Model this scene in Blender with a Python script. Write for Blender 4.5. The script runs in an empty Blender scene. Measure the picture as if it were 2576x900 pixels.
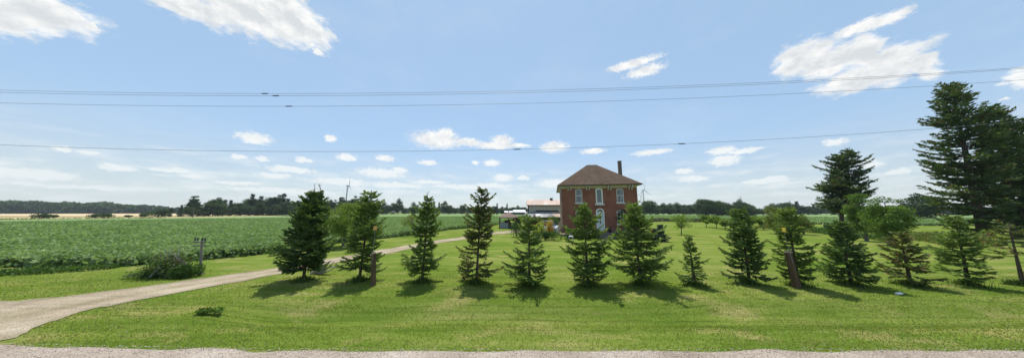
import bpy, bmesh, math, random
import numpy as np
from mathutils import Vector, Matrix
from mathutils.geometry import tessellate_polygon
R=math.radians; PI=math.pi
random.seed(7)
sc=bpy.context.scene
COL=sc.collection
HAZE=.00018
# ------------------------------------------------------------------ measuring helpers
F=587.0; PIT=math.atan(83/587); cp,sp=math.cos(PIT),math.sin(PIT); CH=2.5
def ray(u,v):
    x=(u-1287.5)/F; y=(450-v)/F
    return Vector((x,cp-sp*y,sp+cp*y))
def G(u,v,z=0.0):
    r=ray(u,v); t=(z-CH)/r.z
    return Vector((r.x*t,r.y*t,z))
def D(u,v,Y):
    r=ray(u,v); t=Y/r.y
    return Vector((r.x*t,Y,CH+r.z*t))
def GX(u,Y,z=0.0):            # ground point in the viewing plane of column u at distance Y
    v=533+CH*F/Y*0.99; r=ray(u,v)
    return Vector((r.x/r.y*Y,Y,z))
# ------------------------------------------------------------------ terrain
def sstep(a,b,x):
    t=np.clip((np.asarray(x,float)-a)/(b-a),0,1); return t*t*(3-2*t)
def hgt(x,y):
    x=np.asarray(x,float); y=np.asarray(y,float)
    d=-0.24*np.exp(-((y-6.3)/0.62)**2)*sstep(-8.5,-5.5,x)
    d=d+0.012*np.sin(x*0.9+y*0.4)*sstep(4.8,6,y)*sstep(60,20,y)*sstep(-9,-6,x)
    return d
def hz(x,y): return float(hgt(x,y))
# ------------------------------------------------------------------ nodes / materials
def new_mat(name):
    m=bpy.data.materials.new(name); m.use_nodes=True
    nt=m.node_tree; nt.nodes.clear()
    return m,nt
def nd(nt,t,**k):
    n=nt.nodes.new(t)
    for a,b in k.items():
        if a.startswith('i_'):
            key=a[2:]; key=int(key) if key.isdigit() else key.replace('_',' ')
            n.inputs[key].default_value=b
        else: setattr(n,a,b)
    return n
def ramp(nt,fac,stops):
    r=nt.nodes.new('ShaderNodeValToRGB'); e=r.color_ramp.elements
    while len(e)>1: e.remove(e[-1])
    e[0].position=stops[0][0]; e[0].color=(*stops[0][1],1)
    for p,c in stops[1:]:
        q=e.new(p); q.color=(*c,1)
    nt.links.new(fac,r.inputs[0]); return r.outputs[0]
def mixc(nt,fac,a,b,mode='MIX'):
    m=nt.nodes.new('ShaderNodeMix'); m.data_type='RGBA'; m.blend_type=mode
    for s,i in ((fac,0),(a,6),(b,7)):
        if isinstance(s,(int,float)): m.inputs[i].default_value=s
        elif isinstance(s,tuple): m.inputs[i].default_value=(*s,1)
        else: nt.links.new(s,m.inputs[i])
    return m.outputs[2]
def mth(nt,op,a,b=0.0,c=None,clamp=False):
    m=nt.nodes.new('ShaderNodeMath'); m.operation=op; m.use_clamp=clamp
    for i,s in enumerate((a,b,c)):
        if s is None: continue
        if isinstance(s,(int,float)): m.inputs[i].default_value=s
        else: nt.links.new(s,m.inputs[i])
    return m.outputs[0]
def noise(nt,vec,scale,detail=4,rough=.55,out=0):
    n=nd(nt,'ShaderNodeTexNoise'); n.inputs['Scale'].default_value=scale
    n.inputs['Detail'].default_value=detail; n.inputs['Roughness'].default_value=rough
    if vec is not None: nt.links.new(vec,n.inputs['Vector'])
    return n.outputs[out]
def mapping(nt,vec,scale=(1,1,1),loc=(0,0,0)):
    m=nd(nt,'ShaderNodeMapping'); m.inputs['Scale'].default_value=scale; m.inputs['Location'].default_value=loc
    nt.links.new(vec,m.inputs['Vector']); return m.outputs[0]
def surf(name,stops,scale=4,rough=.8,detail=5,bump=0,bscale=None,stretch=(1,1,1),spec=.3,metal=0):
    m,nt=new_mat(name); tc=nd(nt,'ShaderNodeTexCoord')
    v=mapping(nt,tc.outputs['Object'],stretch)
    f=noise(nt,v,scale,detail,.6)
    c=ramp(nt,f,stops)
    p=nd(nt,'ShaderNodeBsdfPrincipled'); nt.links.new(c,p.inputs['Base Color'])
    p.inputs['Roughness'].default_value=rough; p.inputs['Specular IOR Level'].default_value=spec
    p.inputs['Metallic'].default_value=metal
    if bump:
        b=nd(nt,'ShaderNodeBump'); b.inputs['Strength'].default_value=bump; b.inputs['Distance'].default_value=.02
        nt.links.new(noise(nt,v,bscale or scale*4,4),b.inputs['Height']); nt.links.new(b.outputs[0],p.inputs['Normal'])
    o=nd(nt,'ShaderNodeOutputMaterial'); nt.links.new(p.outputs[0],o.inputs[0]); return m
def leaf(name,c0,c1,c2,trans=.35,scale=1.2,gloss=.015,tint=None,accent=None):
    m,nt=new_mat(name); tc=nd(nt,'ShaderNodeTexCoord'); g=nd(nt,'ShaderNodeNewGeometry')
    oi=nd(nt,'ShaderNodeObjectInfo')
    ad=nd(nt,'ShaderNodeVectorMath',operation='ADD'); nt.links.new(tc.outputs['Object'],ad.inputs[0]); nt.links.new(oi.outputs['Location'],ad.inputs[1])
    f=noise(nt,ad.outputs[0],scale,3,.6)
    f=mth(nt,'ADD',mth(nt,'MULTIPLY',f,.6),mth(nt,'MULTIPLY',g.outputs['Random Per Island'],.4))
    c=ramp(nt,f,[(.28,c0),(.5,c1),(.74,c2)])
    if accent:
        a=mth(nt,'GREATER_THAN',g.outputs['Random Per Island'],1-accent[1]); c=mixc(nt,a,c,accent[0])
    d=nd(nt,'ShaderNodeBsdfDiffuse'); nt.links.new(c,d.inputs[0])
    t=nd(nt,'ShaderNodeBsdfTranslucent'); tcx=mixc(nt,1.0,c,tint or (1.25,1.25,.55),'MULTIPLY'); nt.links.new(tcx,t.inputs[0])
    gl=nd(nt,'ShaderNodeBsdfGlossy'); gl.inputs['Roughness'].default_value=.6
    mx=nd(nt,'ShaderNodeMixShader'); mx.inputs[0].default_value=trans; nt.links.new(d.outputs[0],mx.inputs[1]); nt.links.new(t.outputs[0],mx.inputs[2])
    m2=nd(nt,'ShaderNodeMixShader'); m2.inputs[0].default_value=gloss; nt.links.new(mx.outputs[0],m2.inputs[1]); nt.links.new(gl.outputs[0],m2.inputs[2])
    o=nd(nt,'ShaderNodeOutputMaterial'); nt.links.new(m2.outputs[0],o.inputs[0]); return m

M={}
M['bark']=surf('bark',[(.3,(.05,.035,.025)),(.7,(.13,.095,.07))],9,.95,bump=.5,stretch=(1,1,.3))
M['bark_grey']=surf('bark_grey',[(.3,(.08,.07,.06)),(.7,(.2,.18,.155))],9,.95,bump=.5,stretch=(1,1,.3))
M['deadwood']=surf('deadwood',[(.3,(.2,.19,.17)),(.7,(.5,.48,.45))],7,.95,bump=.4)
M['postwood']=surf('postwood',[(.25,(.06,.04,.022)),(.75,(.17,.11,.065))],10,.95,bump=.7,stretch=(1,1,.12))
M['postcap']=surf('postcap',[(.3,(.3,.22,.15)),(.7,(.5,.4,.3))],20,.9)
M['oldwood']=surf('oldwood',[(.25,(.09,.085,.07)),(.75,(.25,.24,.2))],10,.95,bump=.6,stretch=(1,1,.12))
M['spruce']=leaf('spruce_needles',(.062,.11,.03),(.12,.19,.048),(.22,.29,.085),.38,1.6)
M['spruce_dk']=leaf('spruce_needles_dark',(.042,.08,.028),(.082,.145,.044),(.16,.225,.068),.32,1.4)
M['spruce_rs']=leaf('spruce_needles_rusty',(.065,.09,.028),(.115,.15,.045),(.19,.21,.07),.34,1.6,accent=((.16,.085,.045),.14))
M['spruce_big']=leaf('old_spruce_needles',(.034,.065,.028),(.065,.112,.04),(.14,.175,.06),.28,.5,accent=((.10,.075,.035),.1))
M['blue']=leaf('blue_needles',(.03,.06,.05),(.05,.09,.075),(.09,.13,.11),.1,2)
M['decid']=leaf('maple_leaves',(.085,.145,.022),(.15,.235,.04),(.25,.33,.07),.4,.9)
M['decid_mid']=leaf('maple_leaves_deep',(.06,.115,.022),(.11,.19,.035),(.2,.29,.06),.34,2.2)
M['decid_lt']=leaf('pale_leaves',(.10,.16,.035),(.165,.24,.055),(.25,.32,.09),.38,1.2)
M['decid_ol']=leaf('olive_leaves',(.08,.12,.03),(.14,.19,.045),(.22,.25,.07),.35,1.2,accent=((.25,.14,.08),.08))
M['wood_leaf']=leaf('woodland_leaves',(.028,.055,.02),(.05,.09,.03),(.09,.14,.045),.2,.12)
M['wood_con']=leaf('woodland_needles',(.018,.04,.018),(.032,.065,.026),(.06,.1,.036),.15,.12)
M['far_wood']=leaf('far_woodland',(.035,.068,.026),(.06,.105,.036),(.1,.155,.055),.2,.035)
M['bush']=leaf('shrub_leaves',(.04,.085,.02),(.07,.135,.03),(.12,.2,.045),.3,1.5)
M['bush_dk']=leaf('dark_shrub_leaves',(.02,.05,.018),(.04,.085,.028),(.075,.13,.04),.22,1.5)
M['weed']=leaf('weed_leaves',(.09,.13,.04),(.16,.18,.07),(.26,.24,.12),.3,1.0,accent=((.2,.11,.1),.25))
M['purple']=leaf('purple_leaves',(.05,.02,.025),(.09,.04,.045),(.16,.09,.08),.25,2,tint=(1.1,.8,.8))
M['brown_weed']=leaf('brown_weeds',(.09,.065,.05),(.15,.12,.09),(.22,.19,.12),.2,.5,tint=(1,1,.8),accent=((.10,.15,.05),.4))
M['gold']=leaf('golden_needles',(.3,.2,.02),(.5,.36,.03),(.65,.5,.06),.25,2.5,tint=(1.1,1,.5))
M['lime']=leaf('lime_leaves',(.22,.27,.03),(.34,.4,.05),(.5,.52,.1),.3,2.5)
M['orange']=leaf('orange_petals',(.6,.13,.03),(.75,.2,.05),(.85,.32,.1),.3,4,tint=(1.1,.9,.7))
M['dry']=leaf('dry_stems',(.22,.17,.15),(.36,.29,.26),(.5,.42,.4),.15,3,tint=(1,.95,.9))
M['crop']=leaf('crop_leaves',(.13,.20,.07),(.2,.285,.115),(.3,.385,.19),.38,.35,tint=(1.1,1.2,.6),gloss=.01)
M['wheat']=surf('wheat_stubble',[(.3,(.42,.31,.16)),(.7,(.6,.47,.28))],.08,.95)
M['haygrass']=surf('dry_grass_ground',[(.3,(.2,.2,.07)),(.5,(.34,.29,.12)),(.7,(.46,.36,.18))],.12,.95)
M['white']=surf('white_paint',[(.3,(.68,.69,.68)),(.7,(.82,.82,.8))],3,.55)
M['offwhite']=surf('cream_trim',[(.3,(.44,.40,.32)),(.7,(.55,.51,.42))],3,.7)
M['doorpaint']=surf('door_paint',[(.3,(.56,.62,.64)),(.7,(.68,.74,.75))],3,.5)
M['stone']=surf('sill_stone',[(.3,(.45,.43,.4)),(.7,(.6,.58,.54))],8,.85)
M['concrete']=surf('concrete',[(.3,(.18,.16,.145)),(.7,(.3,.275,.25))],5,.9,bump=.2)
M['darkstone']=surf('worn_stone',[(.3,(.09,.075,.065)),(.7,(.22,.19,.165))],6,.95,bump=.3)
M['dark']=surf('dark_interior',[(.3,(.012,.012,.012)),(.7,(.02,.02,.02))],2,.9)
M['metal_dk']=surf('dark_metal',[(.3,(.03,.03,.035)),(.7,(.06,.06,.065))],6,.5,metal=.4)
M['metal_gr']=surf('grey_metal',[(.3,(.25,.25,.26)),(.7,(.4,.4,.41))],6,.45,metal=.5)
M['cable']=surf('wire_metal',[(.3,(.10,.115,.14)),(.7,(.16,.18,.2))],6,.6)
M['turb']=surf('turbine_paint',[(.3,(.5,.53,.55)),(.7,(.6,.63,.65))],.2,.5)
M['turb_grey']=surf('turbine_grey_blade',[(.3,(.16,.19,.21)),(.7,(.24,.27,.29))],.2,.5)
M['barnwall']=surf('weathered_boards',[(.3,(.34,.31,.25)),(.7,(.52,.48,.4))],.8,.95,stretch=(4,4,.4),bump=.3)
M['barnlow']=surf('dark_boards',[(.3,(.07,.065,.065)),(.7,(.17,.16,.15))],1.2,.95,stretch=(3,3,.4))
M['rust']=surf('rusty_tin',[(.32,(.38,.34,.31)),(.46,(.36,.25,.19)),(.58,(.44,.31,.24)),(.70,(.46,.43,.39))],.45,.6,stretch=(1,.25,.25),metal=.0)
M['greytin']=surf('grey_tin',[(.3,(.15,.15,.15)),(.6,(.25,.24,.235)),(.75,(.36,.345,.33))],.6,.6,stretch=(1,.3,.3))
M['blacktrim']=surf('dark_trim',[(.3,(.04,.03,.025)),(.7,(.09,.07,.055))],5,.8)
M['gazroof']=surf('gazebo_shingles',[(.3,(.13,.085,.075)),(.7,(.24,.165,.14))],9,.95,stretch=(1,1,3),bump=.4)
M['gazwood']=surf('gazebo_posts',[(.3,(.07,.055,.05)),(.7,(.14,.11,.1))],6,.9)
M['lattice']=surf('lattice_panel',[(.3,(.24,.27,.28)),(.7,(.38,.41,.42))],9,.9)
M['furn']=surf('purple_brown_fabric',[(.3,(.07,.03,.035)),(.7,(.16,.08,.08))],6,.9)
M['carpaint']=surf('pale_blue_car_paint',[(.3,(.2,.27,.38)),(.7,(.24,.31,.42))],2,.25,spec=.6)
M['carglass']=surf('car_glass',[(.3,(.02,.04,.10)),(.7,(.03,.06,.14))],2,.08,spec=.8)
M['rubber']=surf('tyre_rubber',[(.3,(.02,.02,.02)),(.7,(.035,.035,.035))],9,.9)
M['plastic_w']=surf('white_plastic',[(.3,(.75,.77,.8)),(.7,(.85,.86,.88))],3,.4)
M['insul']=surf('insulator_glass',[(.3,(.02,.02,.025)),(.7,(.04,.045,.06))],5,.3,spec=.5)
M['yellow']=surf('yellow_marker',[(.3,(.85,.55,.04)),(.7,(.95,.68,.08))],6,.5)
M['orangemk']=surf('faded_orange_marker',[(.3,(.6,.32,.08)),(.7,(.75,.42,.12))],6,.5)
M['shed']=surf('shed_white_roof',[(.3,(.72,.74,.74)),(.7,(.85,.86,.86))],.5,.5)
M['pink']=surf('sunlit_brick_pink',[(.3,(.36,.22,.17)),(.7,(.5,.34,.27))],4,.9)  # paler pink stands in for sunlight on the side wall brick
M['plank']=surf('pale_plank',[(.3,(.4,.28,.2)),(.7,(.55,.4,.3))],6,.8)

def glass_mat():
    m,nt=new_mat('window_glass')
    t=nd(nt,'ShaderNodeBsdfTransparent'); t.inputs[0].default_value=(.75,.82,.82,1)
    g=nd(nt,'ShaderNodeBsdfGlossy'); g.inputs['Roughness'].default_value=.04; g.inputs[0].default_value=(.9,.95,1,1)
    l=nd(nt,'ShaderNodeLayerWeight'); l.inputs[0].default_value=.35
    mx=nd(nt,'ShaderNodeMixShader')
    f=mth(nt,'ADD',mth(nt,'MULTIPLY',l.outputs['Fresnel'],.4),.06)
    nt.links.new(f,mx.inputs[0]); nt.links.new(t.outputs[0],mx.inputs[1]); nt.links.new(g.outputs[0],mx.inputs[2])
    o=nd(nt,'ShaderNodeOutputMaterial'); nt.links.new(mx.outputs[0],o.inputs[0]); return m
M['glass']=glass_mat()
M['curtain']=surf('lace_curtain',[(.3,(.22,.27,.29)),(.7,(.38,.44,.46))],6,.9,stretch=(4,1,.3))
M['teal_curtain']=surf('grey_green_blind',[(.3,(.07,.1,.1)),(.7,(.12,.155,.15))],2,.9)

def brick_mat():
    m,nt=new_mat('red_brick'); tc=nd(nt,'ShaderNodeTexCoord')
    sx=nd(nt,'ShaderNodeSeparateXYZ'); nt.links.new(tc.outputs['Object'],sx.inputs[0])
    cx=nd(nt,'ShaderNodeCombineXYZ'); nt.links.new(mth(nt,'ADD',sx.outputs[0],sx.outputs[1]),cx.inputs[0]); nt.links.new(sx.outputs[2],cx.inputs[1])
    b=nd(nt,'ShaderNodeTexBrick'); nt.links.new(cx.outputs[0],b.inputs['Vector'])
    b.inputs['Color1'].default_value=(.25,.082,.05,1); b.inputs['Color2'].default_value=(.18,.057,.036,1); b.inputs['Mortar'].default_value=(.30,.17,.12,1)
    b.inputs['Scale'].default_value=1; b.inputs['Brick Width'].default_value=.22; b.inputs['Row Height'].default_value=.075; b.inputs['Mortar Size'].default_value=.006
    f=noise(nt,tc.outputs['Object'],.7,5,.65)
    c=mixc(nt,1.0,b.outputs[0],ramp(nt,f,[(.3,(.75,.72,.72)),(.5,(1,1,1)),(.72,(1.25,1.3,1.3))]),'MULTIPLY')
    p=nd(nt,'ShaderNodeBsdfPrincipled'); nt.links.new(c,p.inputs['Base Color']); p.inputs['Roughness'].default_value=.9
    bp=nd(nt,'ShaderNodeBump'); bp.inputs['Strength'].default_value=.4; bp.inputs['Distance'].default_value=.01; bp.invert=True
    nt.links.new(b.outputs['Fac'],bp.inputs['Height']); nt.links.new(bp.outputs[0],p.inputs['Normal'])
    o=nd(nt,'ShaderNodeOutputMaterial'); nt.links.new(p.outputs[0],o.inputs[0]); return m
M['brick']=brick_mat()
def shingle_mat():
    m,nt=new_mat('brown_shingles'); tc=nd(nt,'ShaderNodeTexCoord')
    sx=nd(nt,'ShaderNodeSeparateXYZ'); nt.links.new(tc.outputs['Object'],sx.inputs[0])
    cx=nd(nt,'ShaderNodeCombineXYZ'); nt.links.new(mth(nt,'ADD',sx.outputs[0],mth(nt,'MULTIPLY',sx.outputs[1],.01)),cx.inputs[0]); nt.links.new(sx.outputs[2],cx.inputs[1])
    b=nd(nt,'ShaderNodeTexBrick'); nt.links.new(cx.outputs[0],b.inputs['Vector'])
    b.inputs['Color1'].default_value=(.11,.082,.062,1); b.inputs['Color2'].default_value=(.085,.06,.045,1); b.inputs['Mortar'].default_value=(.045,.03,.022,1)
    b.inputs['Scale'].default_value=1; b.inputs['Brick Width'].default_value=.3; b.inputs['Row Height'].default_value=.085; b.inputs['Mortar Size'].default_value=.006
    f=noise(nt,tc.outputs['Object'],1.3,5,.65)
    c=mixc(nt,1.0,b.outputs[0],ramp(nt,f,[(.3,(.8,.8,.8)),(.7,(1.3,1.2,1.1))]),'MULTIPLY')
    p=nd(nt,'ShaderNodeBsdfPrincipled'); nt.links.new(c,p.inputs['Base Color']); p.inputs['Roughness'].default_value=.95; p.inputs['Specular IOR Level'].default_value=.1
    o=nd(nt,'ShaderNodeOutputMaterial'); nt.links.new(p.outputs[0],o.inputs[0]); return m
M['shingle']=shingle_mat()
def lawn_mat():
    m,nt=new_mat('lawn'); tc=nd(nt,'ShaderNodeTexCoord'); P=tc.outputs['Object']
    big=noise(nt,mapping(nt,P,(.16,.3,1)),1,4,.6)
    st=noise(nt,mapping(nt,P,(.35,3.2,1)),1,4,.6)
    fine=noise(nt,P,14,5,.75)
    f=mth(nt,'ADD',mth(nt,'MULTIPLY',big,.5),mth(nt,'ADD',mth(nt,'MULTIPLY',st,.34),mth(nt,'MULTIPLY',fine,.16)))
    c=ramp(nt,f,[(.38,(.075,.13,.018)),(.46,(.112,.168,.026)),(.54,(.155,.198,.04)),(.62,(.23,.235,.08))])
    dryn=noise(nt,mapping(nt,P,(.45,.9,1),(3.1,7.7,0)),1,5,.7)
    dry=ramp(nt,dryn,[(.53,(0,0,0)),(.7,(.7,.7,.7))])
    c=mixc(nt,dry,c,(.33,.27,.12))
    sb=nd(nt,'ShaderNodeSeparateXYZ'); nt.links.new(P,sb.inputs[0]); bw=mth(nt,'ADD',mth(nt,'MULTIPLY',sb.outputs[1],5.2),mth(nt,'MULTIPLY',noise(nt,mapping(nt,P,(.08,.3,1)),1,4,.6),13.0))
    band=mth(nt,'MULTIPLY_ADD',mth(nt,'SINE',bw),.5,.5)
    c=mixc(nt,1.0,c,ramp(nt,band,[(.2,(.88,.9,.88)),(.8,(1.0,.985,.98))]),'MULTIPLY')
    sy=nd(nt,'ShaderNodeSeparateXYZ'); nt.links.new(P,sy.inputs[0]); wob=mth(nt,'MULTIPLY',noise(nt,mapping(nt,P,(.25,.1,1)),1,2),.5)
    yy=mth(nt,'ADD',sy.outputs[1],wob); rut=None
    for y0,wd in ((6.35,.035),(6.62,.025),(5.72,.03),(7.15,.03)):
        q=mth(nt,'LESS_THAN',mth(nt,'ABSOLUTE',mth(nt,'SUBTRACT',yy,y0)),wd); rut=q if rut is None else mth(nt,'MAXIMUM',rut,q)
    rn=ramp(nt,noise(nt,mapping(nt,P,(.9,2,1),(5,1,0)),1,5,.7),[(.42,(0,0,0)),(.6,(.6,.6,.6))])
    c=mixc(nt,mth(nt,'MULTIPLY',rut,rn),c,(.05,.075,.014))
    p=nd(nt,'ShaderNodeBsdfDiffuse'); nt.links.new(c,p.inputs[0])
    bp=nd(nt,'ShaderNodeBump'); bp.inputs['Strength'].default_value=.7; bp.inputs['Distance'].default_value=.05
    nt.links.new(noise(nt,P,9,6,.75),bp.inputs['Height']); nt.links.new(bp.outputs[0],p.inputs['Normal'])
    o=nd(nt,'ShaderNodeOutputMaterial'); nt.links.new(p.outputs[0],o.inputs[0]); return m
M['lawn']=lawn_mat()
def crop_sheet_mat():
    m,nt=new_mat('crop_canopy'); tc=nd(nt,'ShaderNodeTexCoord'); P=tc.outputs['Object']
    a=noise(nt,P,2.2,6,.8); b=noise(nt,mapping(nt,P,(.03,.05,1)),1,4,.6)
    f=mth(nt,'ADD',mth(nt,'MULTIPLY',a,.6),mth(nt,'MULTIPLY',b,.4))
    c=ramp(nt,f,[(.36,(.10,.16,.055)),(.5,(.165,.235,.095)),(.64,(.23,.3,.145))])
    p=nd(nt,'ShaderNodeBsdfDiffuse'); nt.links.new(c,p.inputs[0])
    bp=nd(nt,'ShaderNodeBump'); bp.inputs['Strength'].default_value=1; bp.inputs['Distance'].default_value=.2
    nt.links.new(noise(nt,P,2.6,6,.8),bp.inputs['Height']); nt.links.new(bp.outputs[0],p.inputs['Normal'])
    o=nd(nt,'ShaderNodeOutputMaterial'); nt.links.new(p.outputs[0],o.inputs[0]); return m
M['cropsheet']=crop_sheet_mat()
def gravel_mat(name,a,b,c_,strk=(1,1,1)):
    m,nt=new_mat(name); tc=nd(nt,'ShaderNodeTexCoord'); P=tc.outputs['Object']
    f1=noise(nt,P,38,4,.8); f2=noise(nt,mapping(nt,P,strk),.8,5,.65)
    f=mth(nt,'ADD',mth(nt,'MULTIPLY',f1,.55),mth(nt,'MULTIPLY',f2,.45))
    c=ramp(nt,f,[(.36,a),(.5,b),(.62,c_)])
    vo=nd(nt,'ShaderNodeTexVoronoi'); vo.inputs['Scale'].default_value=34; nt.links.new(P,vo.inputs['Vector'])
    p=nd(nt,'ShaderNodeBsdfDiffuse'); nt.links.new(c,p.inputs[0])
    bp=nd(nt,'ShaderNodeBump'); bp.inputs['Strength'].default_value=.8; bp.inputs['Distance'].default_value=.03
    nt.links.new(vo.outputs['Distance'],bp.inputs['Height']); nt.links.new(bp.outputs[0],p.inputs['Normal'])
    o=nd(nt,'ShaderNodeOutputMaterial'); nt.links.new(p.outputs[0],o.inputs[0]); return m
M['gravel']=gravel_mat('shoulder_gravel',(.21,.17,.135),(.35,.29,.24),(.49,.425,.365))
M['drive']=gravel_mat('driveway_gravel',(.2,.16,.11),(.33,.27,.195),(.46,.39,.30),(1,1,1))
def add_tracks(m):
    nt=m.node_tree; a=nd(nt,'ShaderNodeAttribute',attribute_name='across'); df=[n for n in nt.nodes if n.type=='BSDF_DIFFUSE'][0]
    src=df.inputs[0].links[0].from_socket; tc=[n for n in nt.nodes if n.type=='TEX_COORD'][0].outputs['Object']
    x=mth(nt,'ADD',a.outputs['Fac'],mth(nt,'MULTIPLY',mth(nt,'SUBTRACT',noise(nt,tc,.9,4),.5),.25))
    t=ramp(nt,x,[(.0,(.72,.76,.66)),(.14,(1,1,1)),(.30,(1.12,1.12,1.12)),(.5,(.84,.87,.78)),(.70,(1.12,1.12,1.12)),(.86,(1,1,1)),(1.0,(.72,.76,.66))])
    nt.links.new(mixc(nt,1.0,src,t,'MULTIPLY'),df.inputs[0])
add_tracks(M['drive'])
M['asphalt']=surf('asphalt',[(.3,(.04,.04,.042)),(.7,(.07,.07,.072))],12,.9,bump=.3)
M['yline']=surf('yellow_line',[(.3,(.5,.34,.03)),(.7,(.6,.42,.05))],8,.8)
M['grass']=leaf('grass_blades',(.14,.19,.03),(.2,.255,.04),(.27,.31,.07),.5,.5,gloss=.03,tint=(1.1,1.1,.4),accent=((.34,.29,.12),.06))
M['tallgrass']=leaf('tall_grass',(.05,.10,.015),(.085,.15,.02),(.14,.2,.03),.35,.8,gloss=.03,tint=(1.1,1.1,.4))
M['pebble']=leaf('pebbles',(.14,.11,.09),(.3,.25,.21),(.45,.39,.34),0,3,gloss=.02)

# ------------------------------------------------------------------ mesh helpers
def np_mesh(name,V,Fa,mat,parent=None,loc=(0,0,0),smooth=False):
    V=np.asarray(V,np.float32); Fa=np.asarray(Fa,np.int32); k=Fa.shape[1]
    me=bpy.data.meshes.new(name); me.vertices.add(len(V)); me.vertices.foreach_set('co',V.ravel())
    me.loops.add(Fa.size); me.loops.foreach_set('vertex_index',Fa.ravel())
    me.polygons.add(len(Fa)); me.polygons.foreach_set('loop_start',np.arange(0,Fa.size,k,dtype=np.int32))
    me.update(calc_edges=True); me.materials.append(mat)
    if smooth: me.polygons.foreach_set('use_smooth',np.ones(len(Fa),bool))
    o=bpy.data.objects.new(name,me); COL.objects.link(o); o.location=loc
    if parent: o.parent=parent
    return o
class MB:
    def __init__(s): s.v=[]; s.f=[]
    def add(s,vs,fs):
        n=len(s.v); s.v+= [tuple(v) for v in vs]; s.f+=[tuple(i+n for i in f) for f in fs]; return s
    def box(s,a,b,rot=0,piv=None,mat=None):
        x0,y0,z0=a; x1,y1,z1=b
        vs=[Vector(p) for p in ((x0,y0,z0),(x1,y0,z0),(x1,y1,z0),(x0,y1,z0),(x0,y0,z1),(x1,y0,z1),(x1,y1,z1),(x0,y1,z1))]
        if rot:
            c=Vector(piv) if piv else (Vector(a)+Vector(b))/2; m=Matrix.Rotation(rot,3,'Z'); vs=[c+m@(v-c) for v in vs]
        if mat: vs=[mat@v for v in vs]
        return s.add(vs,[(0,3,2,1),(4,5,6,7),(0,1,5,4),(1,2,6,5),(2,3,7,6),(3,0,4,7)])
    def tube(s,pts,rad,seg=6,cap=True):
        pts=[Vector(p) for p in pts]; n=len(s.v); up=Vector((0,0,1)); prev=None
        for i,p in enumerate(pts):
            d=(pts[min(i+1,len(pts)-1)]-pts[max(i-1,0)]).normalized()
            if prev is None:
                a=d.cross(up); 
                if a.length<.05: a=d.cross(Vector((1,0,0)))
            else: a=prev-d*prev.dot(d)
            a.normalize(); prev=a; b=d.cross(a)
            r=rad[i] if hasattr(rad,'__len__') else rad
            for k in range(seg):
                t=2*PI*k/seg; s.v.append(tuple(p+(a*math.cos(t)+b*math.sin(t))*r))
        for i in range(len(pts)-1):
            for k in range(seg):
                k2=(k+1)%seg; s.f.append((n+i*seg+k,n+i*seg+k2,n+(i+1)*seg+k2,n+(i+1)*seg+k))
        if cap:
            s.f.append(tuple(n+k for k in reversed(range(seg)))); e=n+(len(pts)-1)*seg; s.f.append(tuple(e+k for k in range(seg)))
        return s
    def lathe(s,prof,c=(0,0,0),seg=16):
        n=len(s.v); c=Vector(c)
        for r,z in prof:
            for k in range(seg):
                t=2*PI*k/seg; s.v.append(tuple(c+Vector((r*math.cos(t),r*math.sin(t),z))))
        for i in range(len(prof)-1):
            for k in range(seg):
                k2=(k+1)%seg; s.f.append((n+i*seg+k,n+i*seg+k2,n+(i+1)*seg+k2,n+(i+1)*seg+k))
        s.f.append(tuple(n+k for k in reversed(range(seg)))); e=n+(len(prof)-1)*seg; s.f.append(tuple(e+k for k in range(seg)))
        return s
    def poly_y(s,pts,y0,y1):       # polygon in xz extruded along y
        n=len(pts); vs=[(x,y0,z) for x,z in pts]+[(x,y1,z) for x,z in pts]
        fs=[tuple(range(n)),tuple(reversed(range(n,2*n)))]+[(i,i+n,(i+1)%n+n,(i+1)%n) for i in range(n)]
        return s.add(vs,fs)
    def ring_y(s,outer,inner,y0,y1):   # frame between two outlines of equal count, extruded along y
        n=len(outer); vs=[(x,y0,z) for x,z in outer]+[(x,y0,z) for x,z in inner]+[(x,y1,z) for x,z in outer]+[(x,y1,z) for x,z in inner]
        fs=[]
        for i in range(n):
            j=(i+1)%n
            fs+=[(i,j,n+j,n+i),(2*n+i,3*n+i,3*n+j,2*n+j),(i,2*n+i,2*n+j,j),(n+i,n+j,3*n+j,3*n+i)]
        return s.add(vs,fs)
    def build(s,name,mat,parent=None,loc=(0,0,0),smooth=False,bevel=0):
        me=bpy.data.meshes.new(name); me.from_pydata(s.v,[],s.f); me.validate(); me.update()
        bm=bmesh.new(); bm.from_mesh(me); bmesh.ops.recalc_face_normals(bm,faces=bm.faces)
        if bevel: bmesh.ops.bevel(bm,geom=bm.edges[:],offset=bevel,segments=1,affect='EDGES')
        bm.to_mesh(me); bm.free()
        me.materials.append(M[mat] if isinstance(mat,str) else mat)
        if smooth:
            for p in me.polygons: p.use_smooth=True
        o=bpy.data.objects.new(name,me); COL.objects.link(o); o.location=loc
        if parent: o.parent=parent
        return o
def thing(name,label,cat,loc=(0,0,0),rz=0,group=None):
    o=bpy.data.objects.new(name,None); COL.objects.link(o); o.location=loc; o.rotation_euler=(0,0,rz)
    o.empty_display_size=.2
    o['label']=label; o['category']=cat
    if group: o['group']=group
    return o
def tag(o,label,cat,group=None,kind=None):
    o['label']=label; o['category']=cat
    if group: o['group']=group
    if kind: o['kind']=kind
    return o
def struct(o): o['kind']='structure'; return o
def copy_thing(root,loc,rz=0,scale=(1,1,1),label=None):
    r=root.copy(); COL.objects.link(r); r.location=loc; r.rotation_euler=(0,0,rz); r.scale=scale
    if label: r['label']=label
    for ch in list(root.children):
        c=ch.copy(); COL.objects.link(c); c.parent=r
        for g in list(ch.children):
            d=g.copy(); COL.objects.link(d); d.parent=c
    return r
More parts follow.
